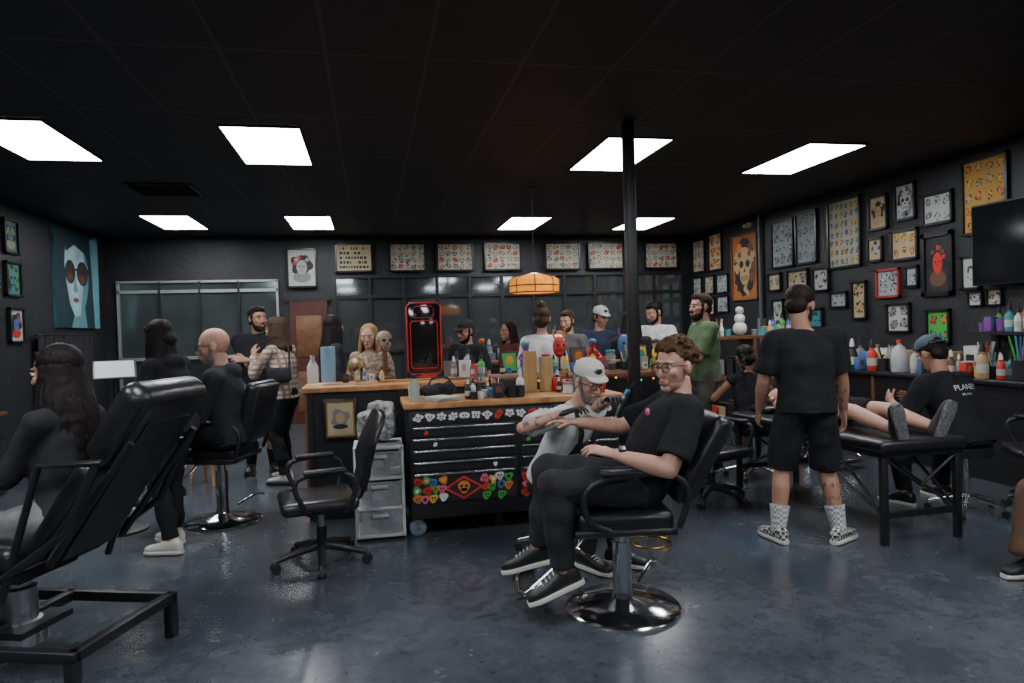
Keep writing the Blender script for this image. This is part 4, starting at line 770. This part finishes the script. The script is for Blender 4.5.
person('blonde_woman',-1.38,6.62,182,H=1.61,hpitch=6,skin=skinA,top=M('patterned_blouse',(.3,.22,.16),rough=.8,nz=.8,ns=30),sleeve='long',hair='long',hm=hblond,hairlen=.3,fem=True,vox=.012)
person('bearded_man_black_cap',-.49,7.5,215,H=1.63,hpitch=12,skin=skinB,top=blackc,hair='crop',hm=hblack,beard=hblack,cap=(M('cap_black',(.015,.015,.015),rough=.8),False),glasses=True,vox=.014,bulk=1.15)
person('dark_haired_woman_glasses',-.02,8.3,235,H=1.62,skin=skinB,top=cloth('maroon',(.1,.03,.03)),sleeve='long',hair='long',hm=hblack,fem=True,glasses=True,vox=.016)
person('woman_in_white_shirt',.31,7.0,8,H=1.75,skin=skinB,top=whitec,sleeve='long',hair='bun',hm=hbrown,fem=True,vox=.014,hpitch=10)
person('man_in_grey_shirt',.70,8.4,215,H=1.73,hpitch=10,skin=skinA,top=cloth('grey',(.12,.12,.13)),hair='short',hm=hbrown,beard=hbrown,vox=.016)
person('man_in_white_cap',1.12,8.7,150,H=1.77,hpitch=12,skin=skinB,top=cloth('navy',(.03,.04,.07)),hair='crop',cap=(M('cap_2_white',(.6,.6,.6),rough=.8),False),vox=.016)
person('man_in_white_tee',1.77,8.4,225,H=1.81,hpitch=20,hyaw=10,skin=skinB,top=whitec,hair='short',hm=hblack,beard=hblack,vox=.016,bulk=1.1)
person('woman_in_black_dress',1.25,7.15,20,H=1.69,skin=skinB,top=blackc,sleeve='long',hair='long',hm=hblack,fem=True,vox=.014)
person('man_in_green_tee',1.97,7.0,-95,H=1.83,hands=[(-.02,.34,1.2),(.06,.3,1.24)],epole=((-.5,-.5,-1),(.5,-.5,-1)),hyaw=-12,skin=skinB,top=cloth('olive_green',(.1,.15,.08)),bottom=cloth('khaki',(.1,.09,.075)),hair='short',hm=hdark,beard=hdark,bulk=1.08)
person('seated_braided_woman',2.31,6.62,-5,H=1.62,hipz=.56,lean=12,hpitch=20,feet=[(-.2,.4,.085),(.2,.4,.085)],kpole=((-.3,1,1),(.3,1,1)),hands=[(-.2,.35,.85),(.2,.35,.85)],skin=skinC,top=blackc,sleeve='none',hair='braids',hm=hblack,fem=True)
stool(3.45,5.22,.52)
person('seated_tattoo_artist_cap',3.45,5.2,-20,H=1.8,hipz=.58,lean=24,hpitch=28,feet=[(-.2,.38,.085),(.22,.38,.085)],kpole=((-.3,1,1),(.3,1,1)),hands=[(-.2,.48,.82),(.12,.5,.8)],skin=skinB,tatm=tatB,tat=('al','ar'),top=blackc,hair='short',hm=hdark,cap=(M('cap_slate',(.09,.13,.17),rough=.8),True),bulk=1.12,text='PLANET')
stool(3.4,3.97,.5)
person('seated_woman_brown_trousers',3.4,3.95,-112,H=1.66,hipz=.57,feet=[(-.1,.48,.085),(.12,.44,.085)],kpole=((-.05,1,1),(.05,1,1)),hands=[(-.12,.3,.72),(.12,.3,.72)],skin=skinA,top=cloth('brown_knit',(.15,.09,.06)),sleeve='long',bottom=cloth('brown_trouser',(.13,.075,.05)),legs='wide',hair='long',hm=hbrown,fem=True,hn=(V((0,0,-1)),V((0,0,-1))))
def lying():
    o=O('reclining_client'); z=.695; S=O()
    def rings(L): S.loft([(V((0,y,z+h)),(1,0,0),(0,0,1),rx,rz) for y,rx,rz,h in L],n=18)
    rings([(.0,.15,.09,.1),(.15,.145,.09,.1),(.32,.16,.105,.11),(.44,.17,.1,.1),(.5,.1,.07,.1),(.54,.055,.055,.1)])
    S.cyl((0,.5,z+.1),(0,.62,z+.11),.055,.05)
    j={}
    for q in(-1,1):
        hp=V((q*.09,.02,z+.1)); kn=V((q*.14,-.40,z+.13)); an=V((q*.16,-.80,z+.055)); j[q]=(hp,kn,an)
        S.cyl(hp,kn,.088,.058); S.ell(kn,.058); m=kn.lerp(an,.35); S.cyl(kn,m,.055,.057); S.cyl(m,an,.057,.036)
        s_=V((q*.18,.44,z+.1)); e=V((q*.24,.2,z+.06)); w=V((q*.18,-.02,z+.11)); S.cyl(s_,e,.05,.04); S.ell(s_,.055); S.ell(e,.04); S.cyl(e,w,.04,.026); hand(o,w,V((0,-1,.0)),V((0,0,-1)),q==-1,.95,skinA,.4,.006)
    vs,fs=remesh(S,.01,3); o.add(vs,fs,skinA)
    S=O(); rings([(-.05,.165,.105,.105),(.15,.158,.105,.105),(.32,.173,.12,.115),(.44,.175,.11,.105),(.5,.11,.08,.1)])
    for q in(-1,1): S.cyl((q*.16,.44,z+.1),(q*.22,.25,z+.07),.065,.06)
    vs,fs=remesh(S,.011,3,.012,9); o.add(vs,fs,cloth('charcoal',(.05,.05,.055)))
    S=O(); rings([(-.1,.16,.1,.1),(.06,.16,.105,.1)])
    for q in(-1,1): S.cyl(j[q][0],j[q][0].lerp(j[q][1],.7),.1,.085)
    vs,fs=remesh(S,.011,3,.012,9); o.add(vs,fs,blackc)
    for q in(-1,1): shoe(o,j[q][2],V((q*.35,-.12,1)),V((0,1,.12)),1.0,plast,M('grey_sole',(.12,.12,.13),rough=.7,nz=.6,ns=60),None)
    S=O()
    S.ell((0,-.012,.03),(.077,.096,.09)); S.ell((0,.022,-.02),(.064,.068,.085)); S.ell((0,.03,-.08),(.05,.05,.04)); S.cyl((0,.08,.016),(0,.107,-.026),.009,.013); 
    for q in(-1,1): S.ell((q*.079,-.004,-.004),(.01,.02,.032))
    HX=Matrix.Translation((0,.72,z+.12))@Matrix(((1,0,0,0),(0,0,1,0),(0,1,0,0),(0,0,0,1)))
    vs,fs=remesh(S,.006,2); o.add(vs,fs,skinA,True,HX); o.ell((0,-.03,.05),(.085,.09,.08),hbrown,X=HX)
    for q in(-1,1): o.ell((q*.03,.083,.006),(.014,.01,.007),eyew,X=HX)
    o.box((0,.75,z+.03),(.4,.28,.06),vinyl,bev=.025)
    o.make(MR(3.58,4.78,1))
lying()
# ---------------------------------------------------------------- world & camera
w=bpy.data.worlds.new('world'); bpy.context.scene.world=w; w.use_nodes=True; w.node_tree.nodes['Background'].inputs['Color'].default_value=(.02,.03,.05,1); w.node_tree.nodes['Background'].inputs['Strength'].default_value=1
cam=bpy.data.cameras.new('camera'); cam.lens=24; cam.sensor_width=36
co=bpy.data.objects.new('camera',cam); bpy.context.scene.collection.objects.link(co); bpy.context.scene.camera=co
co.matrix_world=Matrix.Translation((0,0,1.5))@Matrix.Rotation(math.radians(-YAW),4,'Z')@Matrix.Rotation(math.radians(90-0.96),4,'X')@Matrix.Rotation(-0.03,4,'Z')
